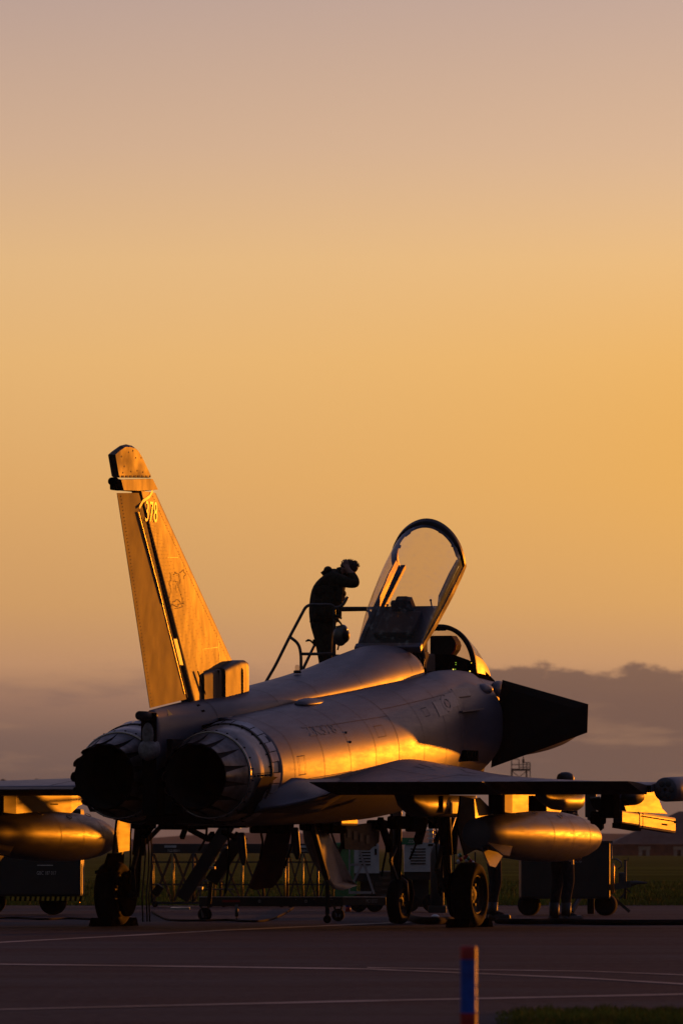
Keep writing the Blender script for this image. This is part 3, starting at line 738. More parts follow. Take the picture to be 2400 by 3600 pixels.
# engines
for sg in (1, -1):
    oz = lambda d: 1.744+.05*d
    en = bpy.data.objects.new('engine_nozzle', None); COL.objects.link(en); en.parent = jet; en.location = (sg*.555, 0, 0)
    C = lambda d, r, a: Vector((r*math.cos(a), d, oz(d)+r*math.sin(a)))
    ring = lambda d, r, n=64: [C(d, r, 2*math.pi*j/n) for j in range(n)]
    mb = MB(); mb.rings([ring(.30, .41), ring(.10, .365), ring(.02, .362), ring(.6, .33), ring(1.8, .30)], True, (False, True)); mb.build('exhaust_duct', [M['soot']], en)
    for k in range(14):
        pm = MB(); a0 = 2*math.pi*k/14; da = 2*math.pi/14; L = 6
        for io in (0, 1):
            rs = []
            for i in range(L+1):
                u = i/L; d = .47-u*.47; r = .482-.092*u-.015*math.sin(math.pi*u)-(.014 if io else 0); hw = da*.5*(1-.42*u)
                dd = d + 0
                rs.append([C(dd-(.03*math.cos(math.pi*(j/6-.5))*u), r-.012*abs(j/6-.5)*u, a0+(j/6-.5)*2*hw) for j in range(7)])
            pm.rings(rs, False, smooth=True, m=io)
        pm.build('petal', [M['petal'], M['soot']], en)
    mb = MB(); mb.rings([ring(.47, .455), ring(.02, .36)], True, (False, False)); mb.build('seal_liner', [M['soot']], en)
    mb = MB(); mb.rings([[C(.485+.016*math.cos(b), .489+.016*math.sin(b), 2*math.pi*j/64) for b in [2*math.pi*q/10 for q in range(10)]] for j in range(65)], True, (False, False)); mb.build('nozzle_hoop', [M['hoop']], en)
    mb = MB(); mb.rings([ring(.50, .485), ring(.505, .502), ring(.75, .532), ring(.985, .557)], True, (False, False))
    for j in range(24):
        a = 2*math.pi*(j+.5)/24; mb.box(C(.53, .508, a), (.016, .025, .016)); mb.mi[-6:] = [1]*6; mb.box(C(.965, .56, a), (.016, .02, .016)); mb.mi[-6:] = [1]*6
    for i in range(5): mb.box(C(.56+.09*i, .512+.125*(.06+.09*i), R(-2)), (.014, .03, .02)); mb.mi[-6:] = [1]*6
    mb.add([C(.50, .506, R(1)), C(.98, .561, R(1)), C(.98, .561, R(.2)), C(.50, .506, R(.2))], [(0, 1, 2, 3)], 1)
    mb.build('nozzle_shroud', [M['shroud'], M['black']], en)
    mb = MB(); mb.rings([ring(.985, .545), ring(1.02, .545)], True, (False, False), 1)
    mb.rings([[C(1.0+.014*math.cos(b), .566+.012*math.sin(b), 2*math.pi*j/64) for b in [2*math.pi*q/8 for q in range(8)]] for j in range(65)], True, (False, False), 2)
    for j in range(30):
        a0 = 2*math.pi*j/30+.008; a1 = 2*math.pi*(j+1)/30-.008; x = .004*((j*7) % 3)
        rs = [[C(d, r+x, a0+(a1-a0)*q/4) for q in range(5)] for d, r in ((1.02, .572), (1.18, .598))]
        mb.rings(rs, False, m=0)
    mb.rings([ring(1.02, .562), ring(1.19, .588)], True, (False, False), 1)
    mb.build('tile_ring', [M['tile'], M['black'], M['petal']], en)

# wing-root shelf beside the nozzle
SH = [(.88, 1.02, 1.40), (1.2, 1.20, 1.435), (1.55, 1.36, 1.49), (1.92, 1.465, 1.545)]
mb = MB(); rs = []
for d, s, z in SH+[(2.1, 1.40, 1.56), (2.4, 1.42, 1.60), (3.0, 1.42, 1.66)]:
    r = []
    si, zi = (1.12, 1.62+.1*(d-.9)) if d < 1.5 else (1.18, 1.74+.03*(d-1.5))
    if d < 1.0: si, zi = .98, 1.50
    for j in range(9):
        u = j/8; r.append(Vector((si+(s-si)*u, d, zi+(z-zi)*(1-(1-u)**1.9))))
    r += [Vector((s-.02, d, z-.03)), Vector((.95, d, 1.34))]
    rs.append(r)
mb.rings(rs, True, (True, True)); mb.mirror().build('wing_root_shelf', [M['grey']], jet)
mb.build('wing_root_shelf', [M['grey']], jet)

# wings
def lerp(a, b, u): return a+(b-a)*u
WS = [(.95, (7.95, 1.91, .150)), (1.2, (7.6, 1.88, .145)), (1.5, (7.2, 1.84, .130)), (2.0, (6.55, 1.785, .105)), (2.6, (5.78, 1.745, .08)), (3.4, (4.75, 1.71, .06)), (4.3, (3.75, 1.68, .048)), (5.22, (2.95, 1.665, .036))]
HD = 2.35
def wing_pt(s, u, top, off=0):
    ld, lz, th = station_lerp(WS, s); d = lerp(ld, HD, u); zh = 1.605
    root = max(0, min(1, (2.3-s)/1.3)); zc = lerp(lz, zh, u**1.05)+.12*root*root*math.exp(-((d-5.2)/1.3)**2)-.03*root*root*math.exp(-((d-7.2)/.8)**2)
    t = th*(2.1*math.sqrt(u)*(1-u)**.9+.02)*.95+.045*u
    return Vector((s, d, zc+(t+off if top else -(t*.75+off))))
for sg in (1, -1):
    mb = MB(); S, U = 34, 26
    for top in (True, False):
        vs = []
        for i in range(S+1):
            s = .95+(5.22-.95)*i/S
            for j in range(U+1): u = (j/U)**1.4; p = wing_pt(s, u, top); vs.append((sg*p.x, p.y, p.z))
        mb.add(vs, [(i*(U+1)+j, i*(U+1)+j+1, (i+1)*(U+1)+j+1, (i+1)*(U+1)+j) for i in range(S) for j in range(U)], 0, True)
    for i in range(S):  # rear spar face
        a, b = .95+4.27*i/S, .95+4.27*(i+1)/S; q = [wing_pt(a, 1, True), wing_pt(b, 1, True), wing_pt(b, 1, False), wing_pt(a, 1, False)]
        mb.add([(sg*p.x, p.y, p.z) for p in q], [(0, 1, 2, 3)], 1)
    q = [wing_pt(5.22, (j/U)**1.4, True) for j in range(U+1)]+[wing_pt(5.22, (j/U)**1.4, False) for j in reversed(range(U+1))]
    mb.add([(sg*p.x, p.y, p.z) for p in q], [tuple(range(len(q)))], 0)
    def wline(s0, u0, s1, u1, w=.012, m=1):
        K = 14
        for k in range(K):
            a = wing_pt(lerp(s0, s1, k/K), lerp(u0, u1, k/K), True, .003); b = wing_pt(lerp(s0, s1, (k+1)/K), lerp(u0, u1, (k+1)/K), True, .003)
            t = (b-a).normalized(); nn = Vector((t.y, -t.x, 0))*w/2
            mb.add([(sg*p.x, p.y, p.z) for p in (a-nn, b-nn, b+nn, a+nn)], [(0, 1, 2, 3)], m)
    wline(1.3, .12, 5.0, .2); wline(2.2, .1, 2.2, .95); wline(3.4, .1, 3.4, .95); wline(1.3, .6, 5.0, .55)
    # dark scuffs where crews walk
    random.seed(21)
    for k in range(26):
        s, u = random.uniform(1.35, 2.6), random.uniform(.05, .5); L = random.uniform(.05, .25)
        wline(s, u, s+L, u+random.uniform(-.02, .02), random.uniform(.01, .05), 2)
    mb.build('wing', [M['grey'], M['black'], M['dark_grey']], jet)
    zte = 1.69 if sg > 0 else 1.615
    for s0, s1 in ((1.36, 3.44), (3.47, 5.18)):
        mb = MB(); rs = []
        ti = .08 if s0 < 2 else 0
        for d, zc, t in ((HD-.02, 1.60, .052), (2.1, lerp(1.60, zte, .30), .046), (1.85, lerp(1.60, zte, .68), .028), (1.6, zte, .004)):
            k = (HD-d)/.75
            r = [Vector((sg*(s0+ti*(1-k)), d, zc+t)), Vector((sg*s1, d, zc+t)), Vector((sg*s1, d, zc-t)), Vector((sg*(s0+ti*(1-k)), d, zc-t))]; rs.append(r)
        mb.rings(rs, True, (True, True), smooth=False)
        mb.build('elevon', [M['dark_grey']], jet)  # shade of the rear-facing elevon put into this darker colour
    # wing tip pod
    pod = MB(); L = 4.1 if sg > 0 else 4.1
    prof = [(0, .02), (0, .128), (.02, .14), (.5, .142), (2.6, .14), (3.3, .12), (3.8, .08), (4.05, .035), (4.1, .004)]
    pod.lathe(prof, (sg*5.35, 2.48, 1.603), (0, 1, .02), 32, cap=(False, True)); 
    for k in range(6):
        a = 2*math.pi*k/6; pod.ellipsoid((sg*5.35+.075*math.cos(a), 2.475, 1.603+.075*math.sin(a)), (.035, .012, .035), 10, 6, 1)
    pod.build('wingtip_pod', [M['grey'], M['line']], jet)
    # foreplane
    mb = MB(); P = [Vector((sg*.95, 9.85, 3.03)), Vector((sg*2.07, 9.85, 2.72)), Vector((sg*2.01, 10.0, 2.37)), Vector((sg*.70, 10.15, 1.94)), Vector((sg*.80, 10.02, 2.49))]
    c = sum(P, Vector())/5; nrm = (P[1]-P[0]).cross(P[3]-P[0]).normalized()
    n = 5; inn = [p+(c-p)*.22 for p in P]
    for e in (.028, -.028): mb.add([p+nrm*e*.08 for p in P]+[p+nrm*e for p in inn], [(i, (i+1) % n, n+(i+1) % n, n+i) for i in range(n)]+[tuple(range(n, 2*n))], 0)
    mb.add([p+nrm*.0022 for p in P]+[p-nrm*.0022 for p in P], [(i, (i+1) % n, n+(i+1) % n, n+i) for i in range(n)])
    mb.lathe([(0, .05), (.22, .045)], (sg*.62, 10.02, 2.52), (sg, 0, -.02), 16)
    mb.build('foreplane', [M['dark_grey']], jet)  # shaded underside of the foreplane painted in as dark grey
    # store pylons and fairings under the wing
    def blister(name, s, d0, d1, zt, zb, w, mat, nose=.25):
        b = MB(); rs = []
        for i in range(13):
            u = i/12; d = lerp(d0, d1, u); k = min(1, math.sqrt(min(1, (u+.004)/nose)))*min(1, math.sqrt(min(1, (1-u+.004)/.12)))
            z0 = zt+(zb-zt)*k; ww = w*(.35+.65*k)
            rs.append([Vector((sg*s+ww/2*x, d, zt+(z0-zt)*y)) for x, y in ((1, 0), (1, .55), (.92, .82), (.6, .97), (0, 1), (-.6, .97), (-.92, .82), (-1, .55), (-1, 0))])
        b.rings(rs, True, (True, True)); return b.build(name, mat, jet)
    o = blister('flap_fairing', 1.9, 3.2, 5.8, 1.56, 1.30, .30, [M['grey']])
    b = MB(); b.box((sg*1.9+.153, 5.0, 1.41), (.006, .85, .13)); b.build('access_panel', [M['white']], o); b = MB(); b.box((sg*1.9+.156, 4.25, 1.45), (.012, .09, .2)); b.build('hook', [M['black']], o)
    blister('flap_fairing', 3.9, 2.25, 3.85, 1.57, 1.37, .20, [M['grey']], .45)
    b = MB(); rs = []
    for d, w, zb in ((3.15, .10, 1.36), (3.5, .16, 1.34), (5.3, .16, 1.36), (5.55, .13, 1.44), (5.9, .11, 1.50), (6.1, .02, 1.56)):
        rs.append([Vector((sg*3.1+x*w/2, d, z)) for x, z in ((-1, 1.60), (1, 1.60), (1, zb), (-1, zb))])
    b.rings(rs, True, (True, True), smooth=False); b.add([(sg*3.1+.083, d, z) for d, z in ((4.6, 1.47), (4.85, 1.47), (4.85, 1.455), (4.6, 1.455))], [(0, 1, 2, 3)], 1)
    b.build('pylon', [M['grey'], M['black']], jet)
    # drop tank with its tail fins
    b = MB(); prof = [(0, .001), (0, .168), (.02, .176), (.5, .222), (1.1, .268), (1.8, .298), (2.4, .306), (3.0, .298), (3.5, .272), (3.9, .232), (4.2, .178), (4.42, .11), (4.52, .05), (4.55, .004)]
    b.lathe(prof, (sg*3.1, 2.41, 1.10), (0, 1, -.010), 48, cap=(False, True))
    for d, r in ((2.0, .3035), (2.75, .3075), (3.45, .279)): b.rings([[Vector((sg*3.1+(r)*math.cos(a), 2.41+d+e, 1.10-.01*d+(r)*math.sin(a))) for a in [2*math.pi*j/48 for j in range(48)]] for e in (0, .012)], True, (False, False), 1)
    for d, a in ((1.7, 60), (2.5, 48), (3.2, 55)):
        r = .303; c0 = Vector((sg*3.1+r*math.cos(R(a)), 2.41+d, 1.085+r*math.sin(R(a))))
        b.tube([c0+Vector((.03*math.cos(q)*math.sin(R(a)), .07*math.sin(q), -.03*math.cos(q)*math.cos(R(a))+.002)) for q in [2*math.pi*i/14 for i in range(15)]], .004, 6, 1)
    tank = b.build('drop_tank', [M['tankgrey'], M['line']], jet)
    for ang in ((95, 28, -38, -68) if True else ()):
        f = MB(); a = R(ang); rd = Vector((math.cos(a), 0, math.sin(a))); tn = Vector((-math.sin(a), 0, math.cos(a))); o = Vector((sg*3.1, 2.41, 1.10))
        if ang == 28: continue
        f.prism([o+rd*.17+Vector((0, .0, 0)), o+rd*.40+Vector((0, .02, 0)), o+rd*.42+Vector((0, .22, 0)), o+rd*.24+Vector((0, .75, 0))], tn*.016)
        f.build('tank_fin', [M['grey']], tank)
    # outboard launcher
    b = MB(); q0 = Vector((sg*4.45, 3.46, 1.30)); q1 = Vector((sg*4.45, 5.67, 1.20)); dv = (q1-q0).normalized(); Mx = dv.to_track_quat('Y', 'Z').to_matrix()
    b.bbox(q0+dv*.42, (.11, .72, .15), .02, Mx); b.bbox(q0+dv*1.45, (.12, 1.46, .19), .03, Mx); b.box(q0+dv*.42+Vector((0, 0, -.10)), (.10, .8, .06), Mx, 1); b.box(q0+dv*1.45+Vector((.062, 0, .045)), (.006, 1.3, .012), Mx, 1)
    for i in range(4): b.box(q0+dv*(1.62+.06*i)+Vector((.062, 0, -.01)), (.006, .02, .02), Mx, 1)
    b.box(q0+dv*2.13+Vector((.05, 0, .04)), (.03, .06, .03), Mx, 1); b.box(q0+dv*.86, (.122, .02, .17), Mx, 1)
    la = b.build('missile_launcher', [M['grey'], M['black']], jet)
    b = MB(); b.prism([(sg*4.45, 3.35, 1.58), (sg*4.45, 4.9, 1.60), (sg*4.45, 5.15, 1.40), (sg*4.45, 5.35, 1.34), (sg*4.45, 3.75, 1.36), (sg*4.45, 3.62, 1.48)], (.075, 0, 0)); b.build('launcher_pylon', [M['grey']], jet)
    b = MB(); b.bbox((sg*4.45, 3.25, 1.43), (.16, .25, .30), .02); b.bbox((sg*4.45-.13, 3.2, 1.285), (.14, .22, .15), .03); b.build('launcher_rear_dark_block', [M['black']], jet)  # larger black block carries the shade on the pylon's rear end
    b = MB(); b.ellipsoid((sg*4.45+.05, 3.9, 1.53), (.12, .35, .10)); b.build('launcher_fairing', [M['dark_grey']], jet)
    b = MB(); b.box((sg*3.12, 3.1, 1.45), (.16, .12, .24)); b.build('pylon_rear_dark_block', [M['black']], jet)  # black block puts the shade of the pylon's rear face into colour
    b = MB(); b.box((sg*3.65, 3.0, 1.45), (.14, .25, .18)); b.build('pylon_rear_dark_block', [M['black']], jet)

# canopy, hinged up about its rear edge
can = bpy.data.objects.new('canopy', None); COL.objects.link(can); can.parent = jet; can.location = (0, 8.25, 3.37); can.rotation_euler = (R(34.3), 0, 0)
HH = [(0, (.41, .05)), (.25, (.425, .25)), (.6, (.445, .41)), (1.0, (.455, .50)), (1.4, (.462, .545)), (1.94, (.455, .56))]
def can_pt(t, a, dr=0):
    w, h = station_lerp(HH, t); c, s = math.cos(a), math.sin(a); bul = 1+.10*math.sin(min(a, math.pi-a)*2)*.6
    return Vector(((w+dr)*c*bul, t+.18*s*s*(t/1.94)**2, (h+dr)*s**.9 if s > 0 else 0))
mb = MB(); mb.rings([[can_pt(1.94*i/24, math.pi*j/32) for j in range(33)] for i in range(25)], False); mb.build('canopy_glass', [M['canopyglass']], can)
def can_band(t0, t1, dr0, dr1, name, mat, K=40):
    b = MB(); rs = []
    for j in range(K+1):
        a = math.pi*j/K; rs.append([can_pt(t0, a, dr0), can_pt(t1, a, dr0), can_pt(t1, a, dr1), can_pt(t0, a, dr1)])
    b.rings(rs, True, (True, True)); return b, b.build(name, mat, can)
b, hoop = can_band(1.86, 1.96, .010, -.052, 'front_hoop', [M['canframe']])
for j, (a, w) in enumerate(((90, .10), (58, .11), (124, .09), (33, .03), (148, .03))):
    q = MB(); p = can_pt(1.90, R(a), -.055); q.bbox(p, (w, .05, .035 if w > .05 else .05), .012, Matrix.Rotation(R(90-a), 3, 'Y')); q.build('hoop_pad', [M['canframe']], hoop)
q = MB(); q.tube([can_pt(1.9, R(a), -.07 if 12 < a < 30 else -.04) for a in (33, 28, 22, 16, 10, 6)], .010, 8); q.build('grab_handle', [M['canframe']], hoop)
q = MB(); q.bbox((0, .03, .015), (.86, .10, .085), .015); rear = q.build('rear_frame', [M['grey']], can)
for sg in (1, -1):
    q = MB(); rs = []
    for t, z0, z1, w in ((0, -.035, .03, .05), (.5, -.045, .045, .05), (1.0, -.05, .05, .05), (1.3, -.05, .06, .05), (1.75, -.045, .055, .05), (1.96, -.03, .03, .045)):
        x = station_lerp(HH, t)[0]; rs.append([Vector((sg*(x+.012), t, z0)), Vector((sg*(x+.012), t, z1*.5)), Vector((sg*(x-.01), t, z1)), Vector((sg*(x-w), t, z1*.8)), Vector((sg*(x-w), t, z0))])
    q.rings(rs, True, (True, True), smooth=False); rail = q.build('side_rail', [M['dark_grey']], can)
    q = MB(); q.prism([(sg*.385, .95, .02), (sg*.39, 1.05, .12), (sg*.40, 1.5, .15), (sg*.405, 1.85, .14), (sg*.40, 1.88, .05)], (.018, 0, 0)); q.build('inner_rail_panel', [M['grey']], rail)
    q = MB(); rs = [[Vector((sg*x, t, z)) for x, z in ((.36, -.04), (.42, -.04), (.42, -.04-h), (.36, -.04-h))] for t, h in ((.55, .02), (.62, .05), (1.0, .055), (1.9, .045), (2.02, .05), (2.03, .0))]
    q.rings(rs, True, (True, True), smooth=False); q.build('latch_beam', [M['canframe']], rail)
q = MB(); q.prism([(-.40, .02, .0), (.40, .02, 0), (.44, .98, .0), (-.44, .98, .0)], (0, 0, .03)); q.bbox((0, .5, .05), (.5, .5, .08), .02); deck = q.build('canopy_deck', [M['canframe']], can)
q = MB(); q.bbox((-.06, .93, .10), (.15, .10, .14), .02); q.prism([(.0, .90, .02), (.10, .90, .02), (.07, .92, .16), (.0, .92, .17)], (0, .08, 0)); q.bbox((-.17, .93, .07), (.08, .08, .10), .02); q.build('deck_box', [M['seat']], deck)
q = MB(); q.tube([(.30, .96, 0), (.30, .97, .10)], .010, 8); q.ellipsoid((.30, .97, .105), (.016, .016, .016), 8, 6); q.build('deck_pin', [M['canframe']], deck); q = MB(); q.tube([(-.30, .95, 0), (-.27, .95, .05)], .008, 6); q.ellipsoid((-.27, .95, .055), (.02, .012, .014), 8, 6); q.build('deck_pin', [M['canframe']], deck)
for x in (-.02, -.12, .1): 
    pass
# windscreen
ws = MB(); WSC = [(10.29, (.455, .60, 3.13)), (10.7, (.41, .50, 3.12)), (11.15, (.33, .33, 3.10)), (11.55, (.22, .15, 3.09)), (11.85, (.08, .02, 3.07))]
def ws_pt(d, a, dr=0):
    w, h, z = station_lerp(WSC, d); return Vector(((w+dr)*math.cos(a), d, z+(h+dr)*math.sin(a)**.92))
ws.rings([[ws_pt(10.29+1.56*i/16, math.pi*j/28) for j in range(29)] for i in range(17)], False); wso = ws.build('windscreen', [M['canopyglass']], jet)
b = MB(); rs = []
for j in range(41):
    a = math.pi*j/40; rs.append([ws_pt(10.25, a, .012), ws_pt(10.33, a, .012), ws_pt(10.33, a, -.045), ws_pt(10.25, a, -.045)])
b.rings(rs, True, (True, True)); b.bbox((0, 10.28, 3.68), (.12, .05, .04), .012); b.build('windscreen_arch', [M['canframe']], wso)
b = MB(); rs = []
for i in range(17):
    d = 10.33+1.52*i/16; rs.append([ws_pt(d, a, .010) for a in (0, R(10), R(20))])
b.rings(rs, False); b.mirror().build('windscreen_skirt', [M['grey']], wso); b.build('windscreen_skirt', [M['grey']], wso)
# instrument coaming and seat
b = MB(); b.rings([[Vector((x, d, z)) for x, z in ((.40, 3.0), (.40, zt-.07), (.2, zt), (-.2, zt), (-.40, zt-.07), (-.40, 3.0))] for d, zt in ((9.95, 3.18), (10.15, 3.36), (10.6, 3.30), (11.2, 3.12))], True, (True, True), smooth=False)
pan = b.build('instrument_panel', [M['black']], jet)
def dots(lst, mat, name):
    q = MB()
    for (px, py, w, h) in lst:
        p = ac(px, py, 0); Y = 101.5; dd = 9.80; s = ((px-1200)*(AY0+dd*math.cos(TH))/FPX-AX0-dd*math.sin(TH))/(math.cos(TH)); z = HC+(HY-py)*(AY0+dd*math.cos(TH)-s*math.sin(TH))/FPX
        q.box((s, 9.93, z), (w, .012, h))
    return q.build(name, [mat], pan)
dots([(1589, 2329, .013, .007), (1589, 2336, .013, .006), (1587, 2352, .010, .010), (1643, 2330, .007, .010)], M['ind_green'], 'green_display_light')
dots([(1580, 2353, .010, .018), (1638, 2359, .010, .014)], M['ind_yellow'], 'amber_display_light')
b = MB(); b.prism([(-.16, 10.42, 3.60), (.12, 10.42, 3.60), (.17, 10.42, 3.53), (.185, 10.42, 3.48), (.17, 10.42, 3.42), (.10, 10.42, 3.33), (-.16, 10.42, 3.33)], (0, .2, 0)); hud = b.build('head_up_display', [M['seat']], pan)
b = MB(); b.prism([(.176, 10.315, 3.50), (.194, 10.315, 3.48), (.182, 10.315, 3.42), (.115, 10.315, 3.33), (.10, 10.315, 3.34), (.16, 10.315, 3.42)], (0, .012, 0)); b.build('red_cover_edge', [M['seatred']], hud)
b = MB(); b.bbox((0, 9.15, 3.44), (.36, .22, .26), .05); b.bbox((0, 9.12, 3.08), (.42, .24, .6), .05); b.bbox((.16, 9.3, 3.2), (.1, .3, .3), .03)
seat = b.build('ejection_seat', [M['seat']], jet)
b = MB()
for k in range(5): b.tube([(-.02+.05*k, 9.02, 3.48-.05*k), (.02+.05*k, 8.98, 3.28), (.0+.05*k, 8.99, 3.1)], .008, 6)
b.build('seat_strap', [M['steel']], seat)
for k, (s, z, w, h) in enumerate(((.10, 3.17, .03, .05), (.14, 3.18, .012, .07), (-.28, 3.20, .12, .02), (-.30, 3.16, .13, .02), (-.33, 3.26, .07, .03))):
    b = MB(); b.box((s, 8.66, z), (w, .05, h)); b.build('seat_bracket', [M['copper'] if k < 2 else M['alu']], seat)
# spine strobe
b = MB(); p = ac(1045, 2370, 0); b.lathe([(0, .045), (.03, .045), (.035, .03)], (0, p.y, 3.02), (0, 0, 1), 20, up=(0, 1, 0)); st = b.build('strobe_base', [M['dark_grey']], jet)
b = MB(); b.lathe([(0, .028), (.055, .027), (.07, .015), (.072, .001)], (0, p.y, 3.05), (0, 0, 1), 20, up=(0, 1, 0), cap=(True, True)); b.build('strobe_lens', [M['lens']], st)
# blisters and scoops on the flank
def bump(name, px, py, v, L, w, h, mat=None, slope=.1):
    # search the body surface point seen at that pixel
    best = None
    for i in range(120):
        for j in range(40):
            d = 1.3+8.3*i/119; vv = .05+.6*j/39; p = body_half(d, vv); X = AX0+p.x*math.cos(TH)+d*math.sin(TH); Y = AY0-p.x*math.sin(TH)+d*math.cos(TH)
            e = (1200+X/Y*FPX-px)**2+(HY-(p.z-HC)/Y*FPX-py)**2
            if best is None or e < best[0]: best = (e, d, vv, p)
    _, d, vv, p = best; q = body_half(d, vv+.01); t = (q-p).normalized(); nn = Vector((-t.z, 0, t.x)); nn = nn if nn.x > 0 or nn.z > 0 and nn.x > -.1 else -nn
    if nn.z < 0 and nn.x < 0: nn = -nn
    ax = Vector((0, 1, .055)).normalized(); b = MB(); sd = ax.cross(nn).normalized(); rs = []
    for i in range(13):
        u = i/12; k = math.sin(math.pi*min(1, u**.75))**.6 if 0 < u < 1 else .02
        rs.append([p+ax*(u-.5)*L+(sd*math.cos(math.pi*a/8)*w*k+nn*(math.sin(math.pi*a/8)*h*k-.01)) for a in range(9)])
    b.rings(rs, True, (True, True)); return b.build(name, mat or [M['grey']], jet), p, nn, sd, ax
bump('antenna_blister', 1093, 2468, 0, .95, .10, .065); bump('small_scoop', 793, 2524, 0, .42, .07, .05)
bump('side_blister', 1722, 2414, 0, .5, .08, .06)
o, p, nn, sd, ax = bump('intake_strake', 1640, 2500, 0, .05, .02, .01)
b = MB(); b.prism([p-ax*.45, p-ax*.40+nn*.09, p+ax*.35+nn*.12, p+ax*.5+nn*.01], sd*.02); b.build('flank_strake', [M['grey']], jet)
o, p, nn, sd, ax = bump('panel_pad', 1615, 2438, 0, .05, .02, .005)
Mx = Matrix((ax, sd, nn)).transposed(); b = MB(); b.bbox(p, (.62, .13, .035), .012, Mx); b.build('light_strip', [M['faint_light']], jet)
for (x, y) in ((1218, 2573), (1231, 2610)):
    bump('drain_stud', x, y, 0, .05, .018, .03, [M['dark_grey']])
# cheek pod beside the cockpit
b = MB(); c0 = ac(1722, 2415, .62); b.ellipsoid((.60, 10.75, 2.92), (.08, .26, .12)); b.build('sensor_blister', [M['grey']], jet)
# dark vane grid low on the intake and probe
b = MB()
for i in range(6): b.box((.93, 8.25+.09*i, 2.07-.0*i), (.16, .05, .13))
b.build('intake_vane_grid', [M['black']], jet)
# lowered intake lip below the cheek
b = MB(); b.rings([[Vector((.72*math.cos(a)*k, d, 1.98+(.42*k)*math.sin(a))) for a in [math.pi+math.pi*j/16 for j in range(17)]] for d, k in ((9.0, 1.0), (9.7, .98), (10.0, .93))], False); b.build('lower_intake_lip', [M['grey']], jet)
b = MB(); b.prism([(.55, 9.95, 2.05), (.60, 10.2, 1.98), (.60, 10.1, 1.84)], (.02, 0, 0)); b.build('air_data_vane', [M['dark_grey']], jet)

# undercarriage
def wheel(parent, c, rad, w, name='wheel', ax=(1, 0, 0)):
    h = bpy.data.objects.new(name, None); COL.objects.link(h); h.parent = parent; h.location = c
    b = MB(); pr = [(-w/2*.72, rad*.60), (-w/2*.95, rad*.72), (-w/2, rad*.84), (-w/2*.86, rad*.95), (-w/2*.5, rad*.995), (0, rad), (w/2*.5, rad*.995), (w/2*.86, rad*.95), (w/2, rad*.84), (w/2*.95, rad*.72), (w/2*.72, rad*.60)]
    b.lathe(pr, (0, 0, 0), ax, 40, cap=(False, False)); b.build('tyre', [M['rubber']], h)
    b = MB(); b.lathe([(-w*.36, rad*.60), (-w*.40, rad*.58), (-w*.30, rad*.54), (-w*.2, rad*.4), (-w*.25, rad*.2), (-w*.3, .02)], (0, 0, 0), ax, 32, cap=(False, True)); b.lathe([(w*.36, rad*.60), (w*.40, rad*.58), (w*.30, rad*.54), (w*.2, rad*.4), (w*.25, rad*.2), (w*.3, .02)], (0, 0, 0), ax, 32, cap=(False, True))
    for k in range(8):
        a = 2*math.pi*k/8; b.tube([(s*w*.30, rad*.3*math.cos(a), rad*.3*math.sin(a)) for s in (-1, 1)], rad*.05, 8)
    b.build('rim', [M['rim']], h); return h
for sg in (1, -1):
    s0 = 2.2 if sg > 0 else -2.3; lg = bpy.data.objects.new('main_gear', None); COL.objects.link(lg); lg.parent = jet; lg.location = (s0, 4.85, 0)
    wheel(lg, (.0, 0, .385), .385, .26)
    b = MB(); b.tube([(-.27*sg, .02, .35), (-.30*sg, .04, .9)], .05, 12); b.tube([(-.30*sg, .04, .85), (-.36*sg, .08, 1.65)], .075, 12); b.tube([(0, 0, .385), (-.30*sg, .02, .385)], .05, 12)
    b.build('strut', [M['gearpaint']], lg)
    b = MB(); b.bar((-.33*sg, -.03, .95), (-.33*sg, -.22, .68), .045); b.bar((-.33*sg, -.22, .68), (-.28*sg, -.04, .42), .045); b.build('torque_link', [M['steel']], lg)
    b = MB(); b.tube([(-.33*sg, .05, 1.15), (-.9*sg, .2, 1.55)], .03, 8); b.tube([(-.33*sg, .05, .95), (-.5*sg, 1.1, 1.5)], .03, 8); b.build('side_stay', [M['steel']], lg)
    b = MB(); b.tube([(-.22*sg, -.07, .5), (-.25*sg, -.09, .8), (-.24*sg, -.06, 1.1), (-.30*sg, -.08, 1.5)], .010, 6); b.tube([(-.35*sg, -.09, .4), (-.38*sg, -.10, .9), (-.40*sg, -.07, 1.5)], .009, 6); b.tube([(-.18*sg, -.04, .55), (-.20*sg, -.12, .62), (-.27*sg, -.08, .7)], .010, 6); b.build('brake_hose', [M['hose']], lg)
    b = MB(); b.prism([(-.10*sg, -.05, 1.55), (.02*sg, .42, 1.50), (.0, .40, .95), (-.08*sg, .05, .85), (-.12*sg, -.12, 1.2)], (.02, 0, 0)); b.build('leg_door', [M['dark_grey']], lg)
    b = MB(); b.lathe([(0, .27), (.05, .27), (.07, .2)], (-.20*sg, 0, .385), (sg, 0, 0), 24); b.build('brake_pack', [M['black']], lg)
    for fb in (-1, 1):
        b = MB(); b.prism([(0, -.11, 0), (0, .11, 0), (0, .04, .10), (0, -.04, .10)], (.28, 0, 0)); ch = b.build('wheel_chock', [M['black']], None)
        ch.rotation_euler = (0, 0, -TH); wp = Matrix.Rotation(-TH, 3, 'Z') @ Vector((s0, 4.85+fb*.36, 0)); ch.location = (AX0+wp.x, AY0+wp.y, 0)
        tag(ch, 'black wheel chock %s the %s main wheel tyre' % ('just ahead of' if fb > 0 else 'just behind', 'right' if sg > 0 else 'left'), 'wheel chock', 'wheel chocks at the main wheels')
b = MB(); b.prism([ac(x, y, -2.15) for x, y in ((412, 2868), (455, 2868), (452, 2990), (398, 3000))], (.03, 0, 0)); b.build('leg_fairing', [M['grey']], jet)
b = MB(); b.prism([ac(x, y, -2.25) for x, y in ((384, 3000), (432, 3000), (430, 3040), (388, 3062), (340, 3072), (340, 3062), (368, 3052))], (.04, 0, 0)); b.build('wheel_fairing', [M['black']], jet)
